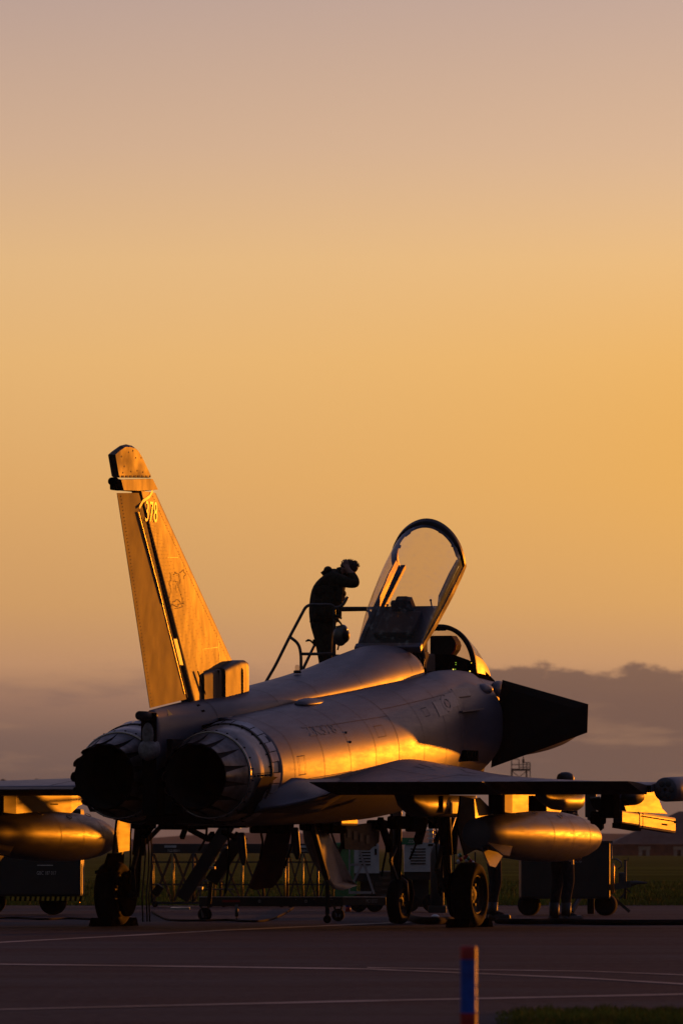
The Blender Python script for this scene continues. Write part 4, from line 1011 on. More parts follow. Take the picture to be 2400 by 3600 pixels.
for k, (x0, x1) in enumerate(((520, 515), (508, 500), (530, 524))):
    b = MB(); b.tube([ac(x0, 2905, -1.9), ac(x0+4, 3000, -1.9), ac(x1+8, 3060, -1.9), ac(x1, 3150, -1.9), ac(x1+3, 3240, -1.9)], .010, 6); b.build('brake_hose', [M['steel']], jet)
b = MB(); b.bbox(ac(555, 3130, -1.9), (.10, .06, .14), .02, Matrix.Rotation(R(35), 3, 'Y')); b.build('gear_actuator', [M['steel']], jet)
for x0, y0, x1, y1 in ((800, 2890, 792, 3140), (912, 2900, 914, 3020), (728, 2900, 700, 2990), (1030, 2890, 1000, 3050), (1355, 2900, 1340, 3080), (1470, 2900, 1440, 3020), (1540, 2880, 1548, 3150)):
    b = MB(); p, q = ac(x0, y0, -.2), ac(x1, y1, -.2); b.tube([p, (p+q)/2+Vector((.02, .05, 0)), q], .014, 8); b.build('belly_hose', [M['hose']], jet)
for x0, y0, x1, y1, w in ((1335, 2880, 1372, 2990, .07), (1490, 2880, 1468, 2960, .09), (1560, 2900, 1530, 2960, .05), (1600, 2880, 1590, 3000, .08)):
    b = MB(); b.bar(ac(x0, y0, .4), ac(x1, y1, .4), w); b.build('gear_door_strut', [M['black']], jet)
ng = bpy.data.objects.new('nose_gear', None); COL.objects.link(ng); ng.parent = jet; ng.location = (.02, 8.6, 0)
wheel(ng, (0, 0, .28), .28, .17)
b = MB(); b.tube([(0, -.04, .30), (-.01, -.05, .62)], .035, 12); b.tube([(-.01, -.05, .6), (-.03, .05, 1.6)], .055, 12); b.bar((0, -.08, .55), (-.02, -.26, .78), .035); b.bar((-.02, -.26, .78), (-.01, -.03, .98), .035); b.tube([(-.02, 0, 1.0), (-.30, .5, 1.55)], .03, 8); b.bbox((.0, -.08, 1.22), (.16, .12, .10), .02); b.tube([(.11, .0, .28), (.10, -.02, .52), (0, -.05, .60)], .025, 8); b.build('strut', [M['gearpaint']], ng)
b = MB(); b.tube([(.05, -.1, .55), (.08, -.13, .9), (.04, -.1, 1.3)], .010, 6); b.tube([(-.06, -.1, .6), (-.09, -.12, 1.0), (-.05, -.08, 1.4)], .010, 6); b.build('brake_hose', [M['hose']], ng)
b = MB(); b.lathe([(-.03, .055), (0, .06), (.01, .05)], (.03, -.15, 1.36), (0, -1, 0), 16); b.build('taxi_light', [M['alu']], ng)
# nose gear doors, wheel bay doors under the belly
def hang_door(name, pts, th, mat, s):
    b = MB(); P = [ac(x, y, s) for x, y in pts]; b.prism(P, (th, 0, 0)); return b.build(name, mat, jet)
# bulged main-gear bay door, inner face pale
b = MB(); outline = [(1102, 2915), (1147, 2922), (1165, 2955), (1192, 3035), (1212, 3100), (1222, 3112), (1190, 3130), (1172, 3125), (1150, 3085), (1125, 3030), (1106, 2960)]
P = [ac(x, y, .30) for x, y in outline]; Cc = sum(P, Vector())/len(P); n = len(P)
r1 = [p+(Cc-p)*.22+Vector((-.03, -.02, 0)) for p in P]; r2 = [p+(Cc-p)*.5+Vector((-.05, -.03, 0)) for p in P]
bv = [Vector((.035, 0, 0))]
P = [Vector((p.x-.14+.19*(p.y-P[0].y), p.y, p.z)) for p in P]
b.rings([P, r1, r2], True, (False, True)); b.rings([[p+bv[0] for p in P], [p+bv[0]*1.0 for p in r1]], True, (False, True)); b.rings([P, [p+bv[0] for p in P]], True, (False, False), smooth=False)
dr = b.build('bay_door', [M['white']], jet); tag(dr, 'pale bay door hanging under the belly')
b = MB(); b.tube([ac(1165, 2930, .26), ac(1190, 3000, .26), ac(1208, 3066, .26)], .012, 8); b.build('door_stay', [M['gearpaint']], dr)
b = MB(); b.bar(ac(1096, 2895, .36), ac(1150, 3090, .36), .06, .05); b.build('door_stay', [M['gearpaint']], dr)
b = MB(); b.bbox(ac(1165, 3075, .2), (.05, .25, .06), .01); b.build('door_stay', [M['gearpaint']], dr)
b = MB(); P = [ac(x, y, -.45+.0028*(x-880)) for x, y in ((948, 2890), (1025, 2890), (1004, 3000), (985, 3080), (955, 3120), (895, 3128), (880, 3120), (915, 3030), (940, 2940))]
b.prism(P, (.04, 0, 0)); dr2 = b.build('bay_door', [M['darkred']], jet); tag(dr2, 'dark red bay door hanging under the belly')
# belly fairings, lit box, dark equipment, gear-bay arms
b = MB(); b.bbox(ac(1215, 2893, .62)+Vector((0, 0, .02)), (.10, .62, .11), .03); b.build('belly_fairing', [M['grey']], jet)
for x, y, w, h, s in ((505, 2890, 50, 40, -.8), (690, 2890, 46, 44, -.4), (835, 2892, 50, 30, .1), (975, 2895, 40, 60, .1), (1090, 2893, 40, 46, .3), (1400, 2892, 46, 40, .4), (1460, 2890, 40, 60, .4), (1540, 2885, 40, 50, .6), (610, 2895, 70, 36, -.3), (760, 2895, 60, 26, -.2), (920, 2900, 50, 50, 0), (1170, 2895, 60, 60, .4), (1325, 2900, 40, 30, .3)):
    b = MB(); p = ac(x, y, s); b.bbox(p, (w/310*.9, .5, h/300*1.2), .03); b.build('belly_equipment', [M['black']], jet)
b = MB(); b.prism([ac(1200, 2905, .3), ac(1330, 2890, .3), ac(1325, 2960, .3), ac(1290, 2990, .3), ac(1205, 2985, .3)], (.05, 0, 0))
for i in range(4): b.box(ac(1225+i*22, 2930+7*i, .33), (.01, .12, .10), None, 1)
b.build('gear_bay_door', [M['dark_grey'], M['gearpaint']], jet)
for q in (((668, 2916), (735, 2952)), ((785, 2925), (850, 2955)), ((640, 2945), (655, 2905)), ((535, 2905), (508, 2940)), ((748, 2930), (735, 2948))):
    b = MB(); b.bar(ac(*q[0], -.6), ac(*q[1], -.6), .05); b.build('bay_door_arm', [M['black']], jet)
for (x, y, s) in ((856, 2930, .12), (1045, 2912, .3)):
    b = MB(); p = ac(x, y, s); b.lathe([(0, .045), (.05, .05), (.30, .045), (.38, .02)], p+Vector((0, -.1, 0)), (0, .3, -1), 16, up=(1, 0, 0)); b.box(p+Vector((0, .05, .10)), (.10, .2, .05)); b.build('belly_stub_unit', [M['grey']], jet)  # hanging stubs taken for missile tails; no lamp in them
# rounded rear-lower lip under the engines
b = MB(); b.rings([[Vector((x, d, z)) for x, z in ((-1.15, 1.75), (-.95, 1.35), (-.5, zb), (0, zb+.02), (.5, zb), (.95, 1.35), (1.15, 1.75))] for d, zb in ((1.12, 1.20), (.9, 1.26), (.6, 1.34))], False)
b.build('engine_bay_lip', [M['soot']], jet)
b = MB(); b.box((0, .75, 1.75), (.34, .9, .85)); b.build('engine_bay_keel', [M['soot']], jet)
for p_, q_ in (((.28, .9, 2.2), 0),):
    pass

# ================================================================== PEOPLE
def figure(name, label, joints, edges, mats, loc, rz=0, skin_fn=None, root='pelvis', sub=2):
    me = bpy.data.meshes.new(name); keys = list(joints); idx = {k: i for i, k in enumerate(keys)}
    me.from_pydata([joints[k][0] for k in keys], [(idx[a], idx[b]) for a, b in edges], [])
    o = bpy.data.objects.new(name, me); COL.objects.link(o)
    sk = o.modifiers.new('skin', 'SKIN'); sk.use_smooth_shade = True
    for i, k in enumerate(keys):
        r = joints[k][1]; r = r if isinstance(r, tuple) else (r, r); sv = me.skin_vertices[0].data[i]; sv.radius = r; sv.use_root = (k == root)
    su = o.modifiers.new('sub', 'SUBSURF'); su.levels = sub; su.render_levels = sub
    dg = bpy.context.evaluated_depsgraph_get(); nm = bpy.data.meshes.new_from_object(o.evaluated_get(dg)); o.modifiers.clear(); o.data = nm; nm.name = name
    nm.materials.clear()
    for m in mats: nm.materials.append(m)
    for p in nm.polygons:
        p.use_smooth = True; p.material_index = skin_fn(p.center) if skin_fn else 0
    o.location = loc; o.rotation_euler = (0, 0, rz); tag(o, label, 'person'); return o
def hand(j, e, key, wrist, dirv, spread, curl, sc=1.0):
    """palm + five bent fingers as short chains rooted in the palm"""
    d = Vector(dirv).normalized(); s = Vector(spread).normalized(); c = Vector(curl).normalized(); w = Vector(wrist)
    j[key+'p'] = (tuple(w+d*.055*sc), (.036*sc, .022*sc)); e.append((key+'w', key+'p'))
    for i, (off, L) in enumerate(((-.030, .070), (-.010, .080), (.010, .076), (.030, .060))):
        a = w+d*.09*sc+s*off*sc; k1 = a+d*L*.5*sc+c*.012*sc; k2 = a+d*L*.85*sc+c*.04*sc
        j[f'{key}f{i}a'] = (tuple(a), .010*sc); j[f'{key}f{i}b'] = (tuple(k1), .009*sc); j[f'{key}f{i}c'] = (tuple(k2), .008*sc)
        e += [(key+'p', f'{key}f{i}a'), (f'{key}f{i}a', f'{key}f{i}b'), (f'{key}f{i}b', f'{key}f{i}c')]
    a = w+d*.035*sc-s*.038*sc; b = a+d*.035*sc-s*.022*sc+c*.015*sc
    j[key+'t0'] = (tuple(a), .012*sc); j[key+'t1'] = (tuple(b), .010*sc); e += [(key+'p', key+'t0'), (key+'t0', key+'t1')]

# --- pilot on the ladder platform, head bowed, both hands at his head
PB = at(1137, 2205, 101.6)
j = {'pelvis': ((0, 0, 0), (.155, .19)), 'belly': ((-.005, 0, .14), (.165, .20)), 'waist': ((.01, 0, .28), (.18, .21)), 'chest': ((.055, 0, .46), (.19, .23)), 'uchest': ((.10, 0, .60), (.165, .21)),
     'neckb': ((.185, 0, .675), (.085, .10)), 'neck': ((.24, 0, .70), (.062, .062)), 'head0': ((.28, 0, .715), (.085, .078)), 'head1': ((.325, 0, .73), (.10, .085)), 'face': ((.36, 0, .69), (.07, .065)),
     'nose': ((.395, 0, .645), (.018, .014)),
     'rsh': ((.13, -.19, .60), (.10, .09)), 'rua': ((.28, -.21, .56), (.092, .085)), 'rel': ((.42, -.22, .525), (.082, .075)), 'rfo': ((.385, -.18, .61), (.066, .06)), 'rhw': ((.315, -.125, .70), (.036, .030)),
     'lsh': ((.13, .19, .60), (.10, .09)), 'lel': ((.38, .22, .55), (.078, .074)), 'lfo': ((.33, .17, .63), (.06, .058)), 'lhw': ((.26, .11, .715), (.034, .03)),
     'rhip': ((-.005, -.10, -.10), (.125, .115)), 'rkn': ((.03, -.11, -.50), (.085, .08)), 'ran': ((-.01, -.11, -.88), (.060, .055)), 'rft': ((.15, -.12, -.93), (.045, .035)),
     'lhip': ((-.005, .10, -.10), (.125, .115)), 'lkn': ((.07, .11, -.50), (.085, .08)), 'lan': ((.05, .11, -.88), (.060, .055)), 'lft': ((.21, .12, -.93), (.045, .035))}
e = [('pelvis', 'belly'), ('belly', 'waist'), ('waist', 'chest'), ('chest', 'uchest'), ('uchest', 'neckb'), ('neckb', 'neck'), ('neck', 'head0'), ('head0', 'head1'), ('head1', 'face'), ('face', 'nose'),
     ('uchest', 'rsh'), ('rsh', 'rua'), ('rua', 'rel'), ('rel', 'rfo'), ('rfo', 'rhw'), ('uchest', 'lsh'), ('lsh', 'lel'), ('lel', 'lfo'), ('lfo', 'lhw'), ('pelvis', 'rhip'), ('rhip', 'rkn'), ('rkn', 'ran'), ('ran', 'rft'), ('pelvis', 'lhip'), ('lhip', 'lkn'), ('lkn', 'lan'), ('lan', 'lft')]
hand(j, e, 'rh', j['rhw'][0], (-.30, .35, .75), (.8, 0, .3), (-.2, .7, .2))
hand(j, e, 'lh', j['lhw'][0], (.15, -.45, .7), (.8, .1, -.2), (.1, -.7, .1))
def pskin(c):
    if c.z > .675 and c.x > .215: return 1
    return 0
pilot = figure('person', 'pilot in dark flying suit on the boarding platform, head bowed, both hands at the head', j, e, [M['olive'], M['skin']], PB, 0, pskin)
b = MB(); b.ellipsoid((.325, 0, .755), (.112, .098, .088), 20, 12)
random.seed(2)
for k in range(160):
    a = random.uniform(0, 2*math.pi); u = random.uniform(.0, 1); v = Vector((math.cos(a)*math.sqrt(1-u*u), math.sin(a)*math.sqrt(1-u*u), u)); p = Vector((.325+.108*v.x, .094*v.y, .755+.086*v.z)); b.tube([p, p+v*.018+Vector((.008, 0, 0))], [.006, .001], 4)
b.build('hair', [M['hair']], pilot)
b = MB(); b.rings([[Vector((x+rx*math.cos(a), ry*math.sin(a), z)) for a in [2*math.pi*k/24 for k in range(24)]] for x, z, rx, ry in ((.0, .06, .175, .22), (.02, .14, .19, .235), (.025, .24, .20, .24), (.05, .38, .205, .25), (.085, .50, .19, .24), (.11, .60, .165, .21), (.13, .66, .12, .16))], True, (True, True))
random.seed(5)
for k in range(16): b.bbox((.05+random.uniform(-.12, .16), -.22, random.uniform(.12, .5)), (.09, .06, .10), .02)
for k in range(7): b.ellipsoid((.235-.02*k+.01*(k % 2), -.02, .42-.055*k), (.05, .12, .05), 12, 8)
b.build('survival_jacket', [M['olive']], pilot)
b = MB(); b.ellipsoid((.055, -.02, .715), (.055, .16, .05)); b.ellipsoid((.13, 0, .70), (.07, .14, .035)); b.tube([(-.02, -.05, .66), (.03, -.05, .70), (.10, -.05, .73)], .03, 8); b.build('collar_lobe', [M['olive']], pilot)
b = MB(); b.tube([(-.13, -.10, -.20), (-.165, -.11, -.17), (-.19, -.12, -.165), (-.225, -.12, -.18)], [.014, .012, .016, .008], 8); b.bbox((-.12, -.10, -.19), (.03, .05, .07), .01); b.build('leg_strap', [M['olive']], pilot)
for sg in (-1, 1):
    x0 = -.01 if sg < 0 else .05; b = MB(); b.bbox((x0+.07, .11*sg, -.955), (.28, .10, .07), .03); b.tube([(x0, .11*sg, -.93), (x0, .11*sg, -.74)], [.06, .066], 14); b.build('boot', [M['boot']], pilot)
# --- flying helmet hanging from the rail
hp = at(1196, 2232, 101.0)
hel = thing('flight_helmet', 'flying helmet with visor and chin strap hanging by its strap from the platform rail', 'helmet', hp)
b = MB(); b.ellipsoid((0, 0, -.01), (.095, .12, .13), 24, 16); b.ellipsoid((.03, 0, .06), (.065, .09, .07), 20, 12); b.build('shell', [M['helmet']], hel)
b = MB(); b.ellipsoid((.035, -.005, -.01), (.085, .11, .10), 20, 12); b.build('visor', [M['canframe']], hel)
b = MB(); b.tube([(-.09, 0, .22), (-.04, -.02, .19), (.0, -.02, .15), (.03, -.02, .10)], [.02, .018, .012, .010], 8); b.tube([(-.09, -.02, .24), (-.02, -.02, .235), (.015, -.02, .20)], [.02, .016, .014], 8); b.tube([(-.09, 0, .10), (-.02, 0, .11), (.04, 0, .09), (.08, -.02, .06), (.085, 0, .02)], .006, 6); b.tube([(-.02, 0, -.13), (-.03, 0, -.17), (-.035, 0, -.19)], .010, 6); b.build('chin_strap', [M['olive']], hel)

# ================================================================== BOARDING LADDER
lad = thing('boarding_steps', 'dark tubular boarding steps with platform and handrails on the far side of the jet', 'boarding steps', at(1137, 2978, 101.6)-Vector((0, 0, HC)))
LO = lad.location.copy()
def W(px, py, Y): return at(px, py, Y)-LO
def rails(name, runs, r, mat):
    for pts, Y in runs:
        b = MB()
        P = [W(x, y, Y) for x, y in pts]; sm = [P[0]]
        for i in range(1, len(P)-1):   # rounded corners
            a = P[i]+(P[i-1]-P[i]).normalized()*.07; c = P[i]+(P[i+1]-P[i]).normalized()*.07
            for k in range(6): u = k/5; sm.append(a*(1-u)**2+P[i]*2*u*(1-u)+c*u*u)
        sm.append(P[-1]); b.tube(sm, r, 10); b.build(name, [mat], lad)
near, far = 101.0, 101.9
rails('handrail', [([(700, 2860), (932, 2402), (968, 2340), (1016, 2243), (1078, 2126), (1175, 2126), (1175, 2700)], near), ([(1020, 2240), (1050, 2262), (1058, 2300), (1058, 2480)], near), ([(1058, 2299), (1175, 2299)], near),
                   ([(1175, 2136), (1200, 2136), (1222, 2098)], near-.02), ([(1180, 2138), (1420, 2138), (1420, 2500)], near+.1), ([(1175, 2306), (1420, 2306)], near+.1),
                   ([(820, 2800), (1060, 2362), (1105, 2270)], far), ([(1105, 2270), (1180, 2145), (1300, 2143), (1300, 2500)], far)], .020, M['railpaint'])
b = MB(); pl0 = W(1090, 2490, near-.05); b.box((pl0.x+.62, (near+far)/2-LO.y, PB.z-.985), (1.35, 1.0, .04))
for i in range(8): b.bar((pl0.x+.62-.6+.17*i, near-LO.y-.02, PB.z-1.01), (pl0.x+.62-.6+.17*i, far-LO.y, PB.z-1.01), .03)
b.build('platform', [M['railpaint']], lad)
zt = PB.z-1.0
def stair_x(z): return W(1060, 2500, near).x-(zt-z)*.62
for Yq in (near-.0, far):
    b = MB(); b.bar((stair_x(zt), Yq-LO.y, zt), (stair_x(.3), Yq-LO.y, .3), .05, .16); b.build('stringer', [M['staging']], lad)
for k in range(10):
    z = zt*(k+.7)/10.6; b = MB(); b.box((stair_x(z)+.05, (near+far)/2-LO.y, z), (.24, far-near-.05, .03)); b.build('step', [M['alu']], lad)
b = MB()
for x in (W(1150, 0, near).x, W(1380, 0, near).x):
    for Yq in (near, far): b.bar((x, Yq-LO.y, zt), (x+.0, Yq-LO.y, .10), .05)
b.bar((W(1150, 0, near).x, near-LO.y, .5), (W(1380, 0, near).x, near-LO.y, zt-.1), .04); b.bar((W(1150, 0, near).x, far-LO.y, .5), (W(1380, 0, near).x, far-LO.y, zt-.1), .04)
b.build('support_frame', [M['staging']], lad)
b = MB(); b.bar(W(850, 2935, far), W(742, 3100, far), .05, .17); b.bar(W(742, 3100, far), W(735, 3180, far), .05); b.build('diagonal_brace', [M['staging']], lad)
for x in (W(1150, 0, near).x, W(1380, 0, near).x):
    b = MB(); b.lathe([(-.03, .02), (-.03, .05), (.03, .05), (.03, .02)], (x, near-LO.y, .05), (0, 1, 0), 20); b.build('castor', [M['rubber']], lad)

# ================================================================== GROUND CREW
def stander(name, label, loc, rz, lean=0, arms='down', mats=None):
    j = {'pelvis': ((0, 0, .95), (.14, .17)), 'waist': ((.01+lean*.2, 0, 1.12), (.13, .165)), 'chest': ((.02+lean*.6, 0, 1.33-abs(lean)*.1), (.145, .195)), 'neckb': ((.03+lean, 0, 1.48-abs(lean)*.3), (.08, .10)), 'neck': ((.04+lean*1.1, 0, 1.53-abs(lean)*.34), .055),
         'head0': ((.05+lean*1.2, 0, 1.60-abs(lean)*.38), (.08, .075)), 'head1': ((.06+lean*1.25, 0, 1.69-abs(lean)*.4), (.095, .08)), 'face': ((.10+lean*1.3, 0, 1.64-abs(lean)*.42), (.06, .055)), 'nose': ((.165+lean*1.3, 0, 1.645-abs(lean)*.42), .014)}
    e = [('pelvis', 'waist'), ('waist', 'chest'), ('chest', 'neckb'), ('neckb', 'neck'), ('neck', 'head0'), ('head0', 'head1'), ('head1', 'face'), ('face', 'nose')]
    for k, sg in (('r', -1), ('l', 1)):
        sx = .02+lean*.85; sz = 1.43-abs(lean)*.25
        j[k+'sh'] = ((sx, .19*sg, sz), (.075, .07)); j[k+'hip'] = ((0, .09*sg, .86), (.10, .10)); j[k+'kn'] = ((.03, .11*sg, .49), (.075, .07)); j[k+'ca'] = ((-.01, .11*sg, .33), (.07, .065)); j[k+'an'] = ((-.02, .12*sg, .10), (.055, .05)); j[k+'ft'] = ((.14, .14*sg, .05), (.045, .04))
        if arms == 'down': j[k+'el'] = ((sx-.02, .25*sg, sz-.29), (.052, .05)); j[k+'hw'] = ((sx+.06, .24*sg, sz-.54), (.032, .028)); dv = (.1, 0, -1)
        else: j[k+'el'] = ((sx+.18, .22*sg, sz-.18), (.052, .05)); j[k+'hw'] = ((sx+.38, .16*sg, sz-.02), (.032, .028)); dv = (.8, -.2*sg, .4)
        e += [('chest', k+'sh'), (k+'sh', k+'el'), (k+'el', k+'hw'), ('pelvis', k+'hip'), (k+'hip', k+'kn'), (k+'kn', k+'ca'), (k+'ca', k+'an'), (k+'an', k+'ft')]
        hand(j, e, k+'h', j[k+'hw'][0], dv, (1, .2*sg, .1) if arms == 'down' else (0, 1, 0), (0, -sg, 0) if arms == 'down' else (.2, 0, -1))
    hz, hx = j['head0'][0][2], j['head0'][0][0]; hr, hl = Vector(j['rhw'][0]), Vector(j['lhw'][0])
    fn = lambda c: 1 if (c.z > hz-.07 and abs(c.x-hx) < .2 and abs(c.y) < .11) or (c-hr).length < .2 and (c-hr).dot(Vector(dv)) > .0 or (c-hl).length < .2 and (c-hl).dot(Vector(dv)) > .0 else 0
    o = figure(name, label, j, e, [M['navy'], M['skin']], loc, rz, fn)
    hd = j['head1'][0]
    b = MB(); b.rings([[Vector((hd[0]+r*math.cos(a), r*.9*math.sin(a), hd[2]+z)) for a in [2*math.pi*k/20 for k in range(20)]] for z, r in ((.015, .108), (.05, .112), (.09, .095), (.115, .05), (.12, .005))], True, (False, False)); b.prism([(hd[0]+.07, -.07, hd[2]+.02), (hd[0]+.17, -.05, hd[2]+.005), (hd[0]+.17, .05, hd[2]+.005), (hd[0]+.07, .07, hd[2]+.02)], (0, 0, .012)); b.build('cap', [M['boot']], o)
    for sg in (-1, 1):
        b = MB(); b.bbox((.06, .13*sg, .045), (.29, .10, .09), .035); b.tube([(-.02, .12*sg, .05), (-.02, .12*sg, .24)], [.058, .064], 14); b.build('boot', [M['boot']], o)
    return o
p1 = at(1972, 3243, 101.8); p1.z = 0
crew = stander('person', 'ground crew member in dark clothes and cap standing behind the right drop tank', p1, R(35))
crew.scale = (1.04, 1.04, 1.045)
p2 = at(1733, 3237, 104.2); p2.z = 0
stander('person', 'ground crew member in dark clothes leaning forward behind the right main wheel', p2, R(5), .22, 'up')

# ================================================================== GROUND EQUIPMENT
def text_plate(b, body, c, w, h, m, dx=Vector((1, 0, 0)), dz=Vector((0, 0, 1))):
    put_text(b, body, lambda x, y: Vector(c)+dx*(x-w/2)+dz*(y-h/2), w, h, m)
def base(px, Y): return Vector(((px-1200)*Y/FPX, Y, 0))
# left generator cart with hazard bar and beacon
Y = 113.0; k = Y/FPX; o = base(130, Y)
cart = thing('ground_power_cart', 'dark boxy ground cart marked GBC 187 017 with striped hazard bar', 'ground cart', o)
zz = lambda py: HC+(HY-py)*k
b = MB(); w = (287+110)*k; b.bbox(((287-110)/2*k-130*k, .6, (zz(3150)+zz(2843))/2), (w, 1.3, zz(2843)-zz(3150)), .03); text_plate(b, 'GBC 187 017', (35*k, -.056, zz(3069)), 68*k, 13*k, 1); b.box((30*k, -.053, zz(3042)), (.22, .006, .012), None, 1)
b.build('body', [M['cart'], M['alu']], cart)
b = MB(); b.bbox((38*k, -.06, zz(3159)), (262*k, .08, 17*k), .01); 
for i in range(15):
    x = -88*k+i*17.6*k; b.add([(x, -.103, zz(3166)), (x+9*k, -.103, zz(3166)), (x+11*k, -.103, zz(3152)), (x+2*k, -.103, zz(3152))], [(0, 1, 2, 3)], 1)
b.build('hazard_bar', [M['black'], M['hazyellow']], cart)
b = MB(); b.bar((158*k, -.045, zz(3038)), (158*k, -.045, zz(3150)), .012); b.build('edge_trim', [M['railyellow']], cart)
b = MB(); b.tube([(150*k, -.06, zz(3168)), (151*k, -.06, zz(3182)), (149*k, -.06, zz(3176))], .010, 8); b.build('tie_ring', [M['copper']], cart)
for dx in (55, -160):
    b = MB(); b.lathe([(-.09, .05), (-.09, .17), (-.06, .195), (.06, .195), (.09, .17), (.09, .05)], (dx*k, .3, .195), (0, 1, 0), 28); b.build('wheel', [M['rubber']], cart)
bc = thing('beacon', 'red lit warning beacon on top of the dark cart at the left edge', 'beacon', at(60, 2843, Y)+Vector((0, .2, .0)))
b = MB(); b.lathe([(0, .09), (.02, .09), (.05, .06), (.06, .055)], (0, 0, 0), (0, 0, 1), 20, up=(0, 1, 0)); b.build('beacon_base', [M['black']], bc)
b = MB(); b.lathe([(.06, .06), (.13, .06), (.15, .045), (.155, .01)], (0, 0, 0), (0, 0, 1), 20, up=(0, 1, 0)); b.build('beacon_lens', [M['lamp_red']], bc)

# low access stagings behind the belly
def staging(px0, px1, top, label, txt=None, lit=()):
    Y = 127.5; k = Y/FPX; zz = lambda py: HC+(HY-py)*k; cx = (px0+px1)/2; o = base(cx, Y)
    t = thing('access_staging', label, 'access staging', o, 0, 'low access stagings behind the jet'); w = (px1-px0)*k; D = .9
    b = MB(); b.bbox((0, D/2, (zz(top)+zz(top+34))/2), (w, D, zz(top)-zz(top+34)), .01)
    if txt: text_plate(b, txt, (-w/2+.35*w, -.006, zz(top+25)), 42*k, 9*k, 1); b.box((-w/2+.30*w, -.004, zz(top+10)), (42*k, .006, 8*k), None, 2)
    b.build('deck', [M['staging'], M['alu'], M['powerunit']], t)
    n = max(3, int(round(w/.30)))
    for yy in (0, D):
        b = MB()
        for i in range(n):
            a, c = -w/2+w*i/n+.02, -w/2+w*(i+1)/n-.02; z0, z1 = zz(3168), zz(top+36)
            b.bar((a, yy, z0), (c, yy, z1), .022); b.bar((a, yy, z1), (c, yy, z0), .022)
        b.bar((-w/2, yy, zz(3031)), (w/2, yy, zz(3031)), .022); b.bar((-w/2, yy, zz(3110)), (w/2, yy, zz(3110)), .022); b.bar((-w/2, yy, zz(3175)), (w/2, yy, zz(3175)), .035)
        b.build('brace', [M['staging']], t)
    for i in range(n+1):
        for yy in (0, D):
            b = MB(); x = -w/2+w*i/n; b.tube([(x, yy, .06), (x, yy, zz(top+34))], .018, 8); b.build('post', [M['railyellow'] if (i % 2 or yy) else M['staging']], t)  # yellow posts carry their sunlit edges as colour
    for x in (-w/2+.05, w/2-.05):
        b = MB(); b.lathe([(-.02, .01), (-.02, .05), (.02, .05), (.02, .01)], (x, 0, .05), (0, 1, 0), 16); b.build('castor', [M['rubber']], t)
staging(534, 752, 2966, 'dark low staging with lattice legs and the number TGS185011 on its deck', 'TGS185011')
staging(775, 1000, 2966, 'dark low staging with crossed braces between the belly struts, right of the numbered one')
staging(1010, 1170, 2966, 'short dark lattice staging just left of the pale bay door', '185013')

# long flat dolly
Y = 103.5; k = Y/FPX; zz = lambda py: HC+(HY-py)*k; o = base(1000, Y)
dol = thing('equipment_dolly', 'long low dark dolly with a beam marked MCY187027 under the jet', 'dolly', o)
X = lambda px: (px-1000)*k
b = MB(); b.bbox(((X(700)+X(1205))/2, .25, zz(3170)), (X(1205)-X(700), .5, 34*k), .008); b.add([(X(700), -.006, zz(3152)), (X(1205), -.006, zz(3152)), (X(1205), -.006, zz(3154)), (X(700), -.006, zz(3154))], [(0, 1, 2, 3)], 1)
for x in (912, 1075): b.box((X(x), -.006, zz(3168)), (8*k, .004, 9*k), None, 1); b.box((X(x), -.009, zz(3168)), (5*k, .004, 6*k), None, 0)
b.box((X(813), -.004, zz(3168)), (66*k, .006, 11*k), None, 2); b.box((X(813), -.0085, zz(3168)), (60*k, .004, 5*k), None, 3)
for x in (1040, 1103, 1162, 1168): b.box((X(x), -.006, zz(3162)), (2*k, .006, 2*k), None, 1)
b.build('chassis', [M['cart'], M['alu'], M['darkred'], M['red']], dol)
M['brownbeam'] = material('brown_beam_paint', (.085, .062, .045), .55, var=.2)
b = MB(); b.bbox(((X(1205)+X(1357))/2, .2, zz(3168)), (X(1357)-X(1205), .4, 30*k), .008); text_plate(b, 'MCY187027', (X(1307), -.006, zz(3167)), 40*k, 13*k, 1); b.add([(X(1205), -.004, zz(3153)), (X(1357), -.004, zz(3153)), (X(1357), -.004, zz(3155)), (X(1205), -.004, zz(3155))], [(0, 1, 2, 3)], 1)
b.build('end_beam', [M['brownbeam'], M['alu']], dol)
for x, r in ((720, 24), (1188, 22)):
    b = MB(); b.lathe([(-.04, .02), (-.045, r*k*.8), (-.03, r*k), (.03, r*k), (.045, r*k*.8), (.04, .02)], (X(x), .05, r*k), (.5 if x < 800 else .15, 1, 0), 24); b.build('wheel', [M['rubber']], dol)
    b = MB(); b.bar((X(x)-.05, .05, zz(3185)), (X(x)-.02, .0, zz(3225)), .02); b.bar((X(x)+.05, .05, zz(3185)), (X(x)+.02, .0, zz(3225)), .02); b.build('fork', [M['steel']], dol)
b = MB(); b.tube([(X(832), 0, zz(3180)), (X(832), 0, zz(3222))], .022, 10); b.tube([(X(832), 0, zz(3222)), (X(832), 0, zz(3232))], .010, 8); b.lathe([(0, .052), (.012, .05), (.03, .015)], (X(832), 0, .0), (0, 0, 1), 16, up=(0, 1, 0)); b.build('jack_leg', [M['steel']], dol)
b = MB(); Pn = lambda x, y: (X(x), .1, zz(y))
for a, c, w in (((1228, 2985), (1228, 3142), 6), ((1262, 2985), (1314, 3142), 4), ((1228, 3040), (1270, 3040), 8), ((1270, 3045), (1232, 3120), 7), ((1228, 3138), (1305, 3138), 8)): b.bar(Pn(*a), Pn(*c), w*k, .03)
b.build('upright_frame', [M['powerunit']], dol)
b = MB()
for a, c in (((700, 3130), (735, 3128)), ((720, 3127), (820, 3127)), ((702, 3096), (776, 3096)), ((727, 3031), (812, 3031))): b.bar((X(a[0]), .3, zz(a[1])), (X(c[0]), .3, zz(c[1])), .10, .02)
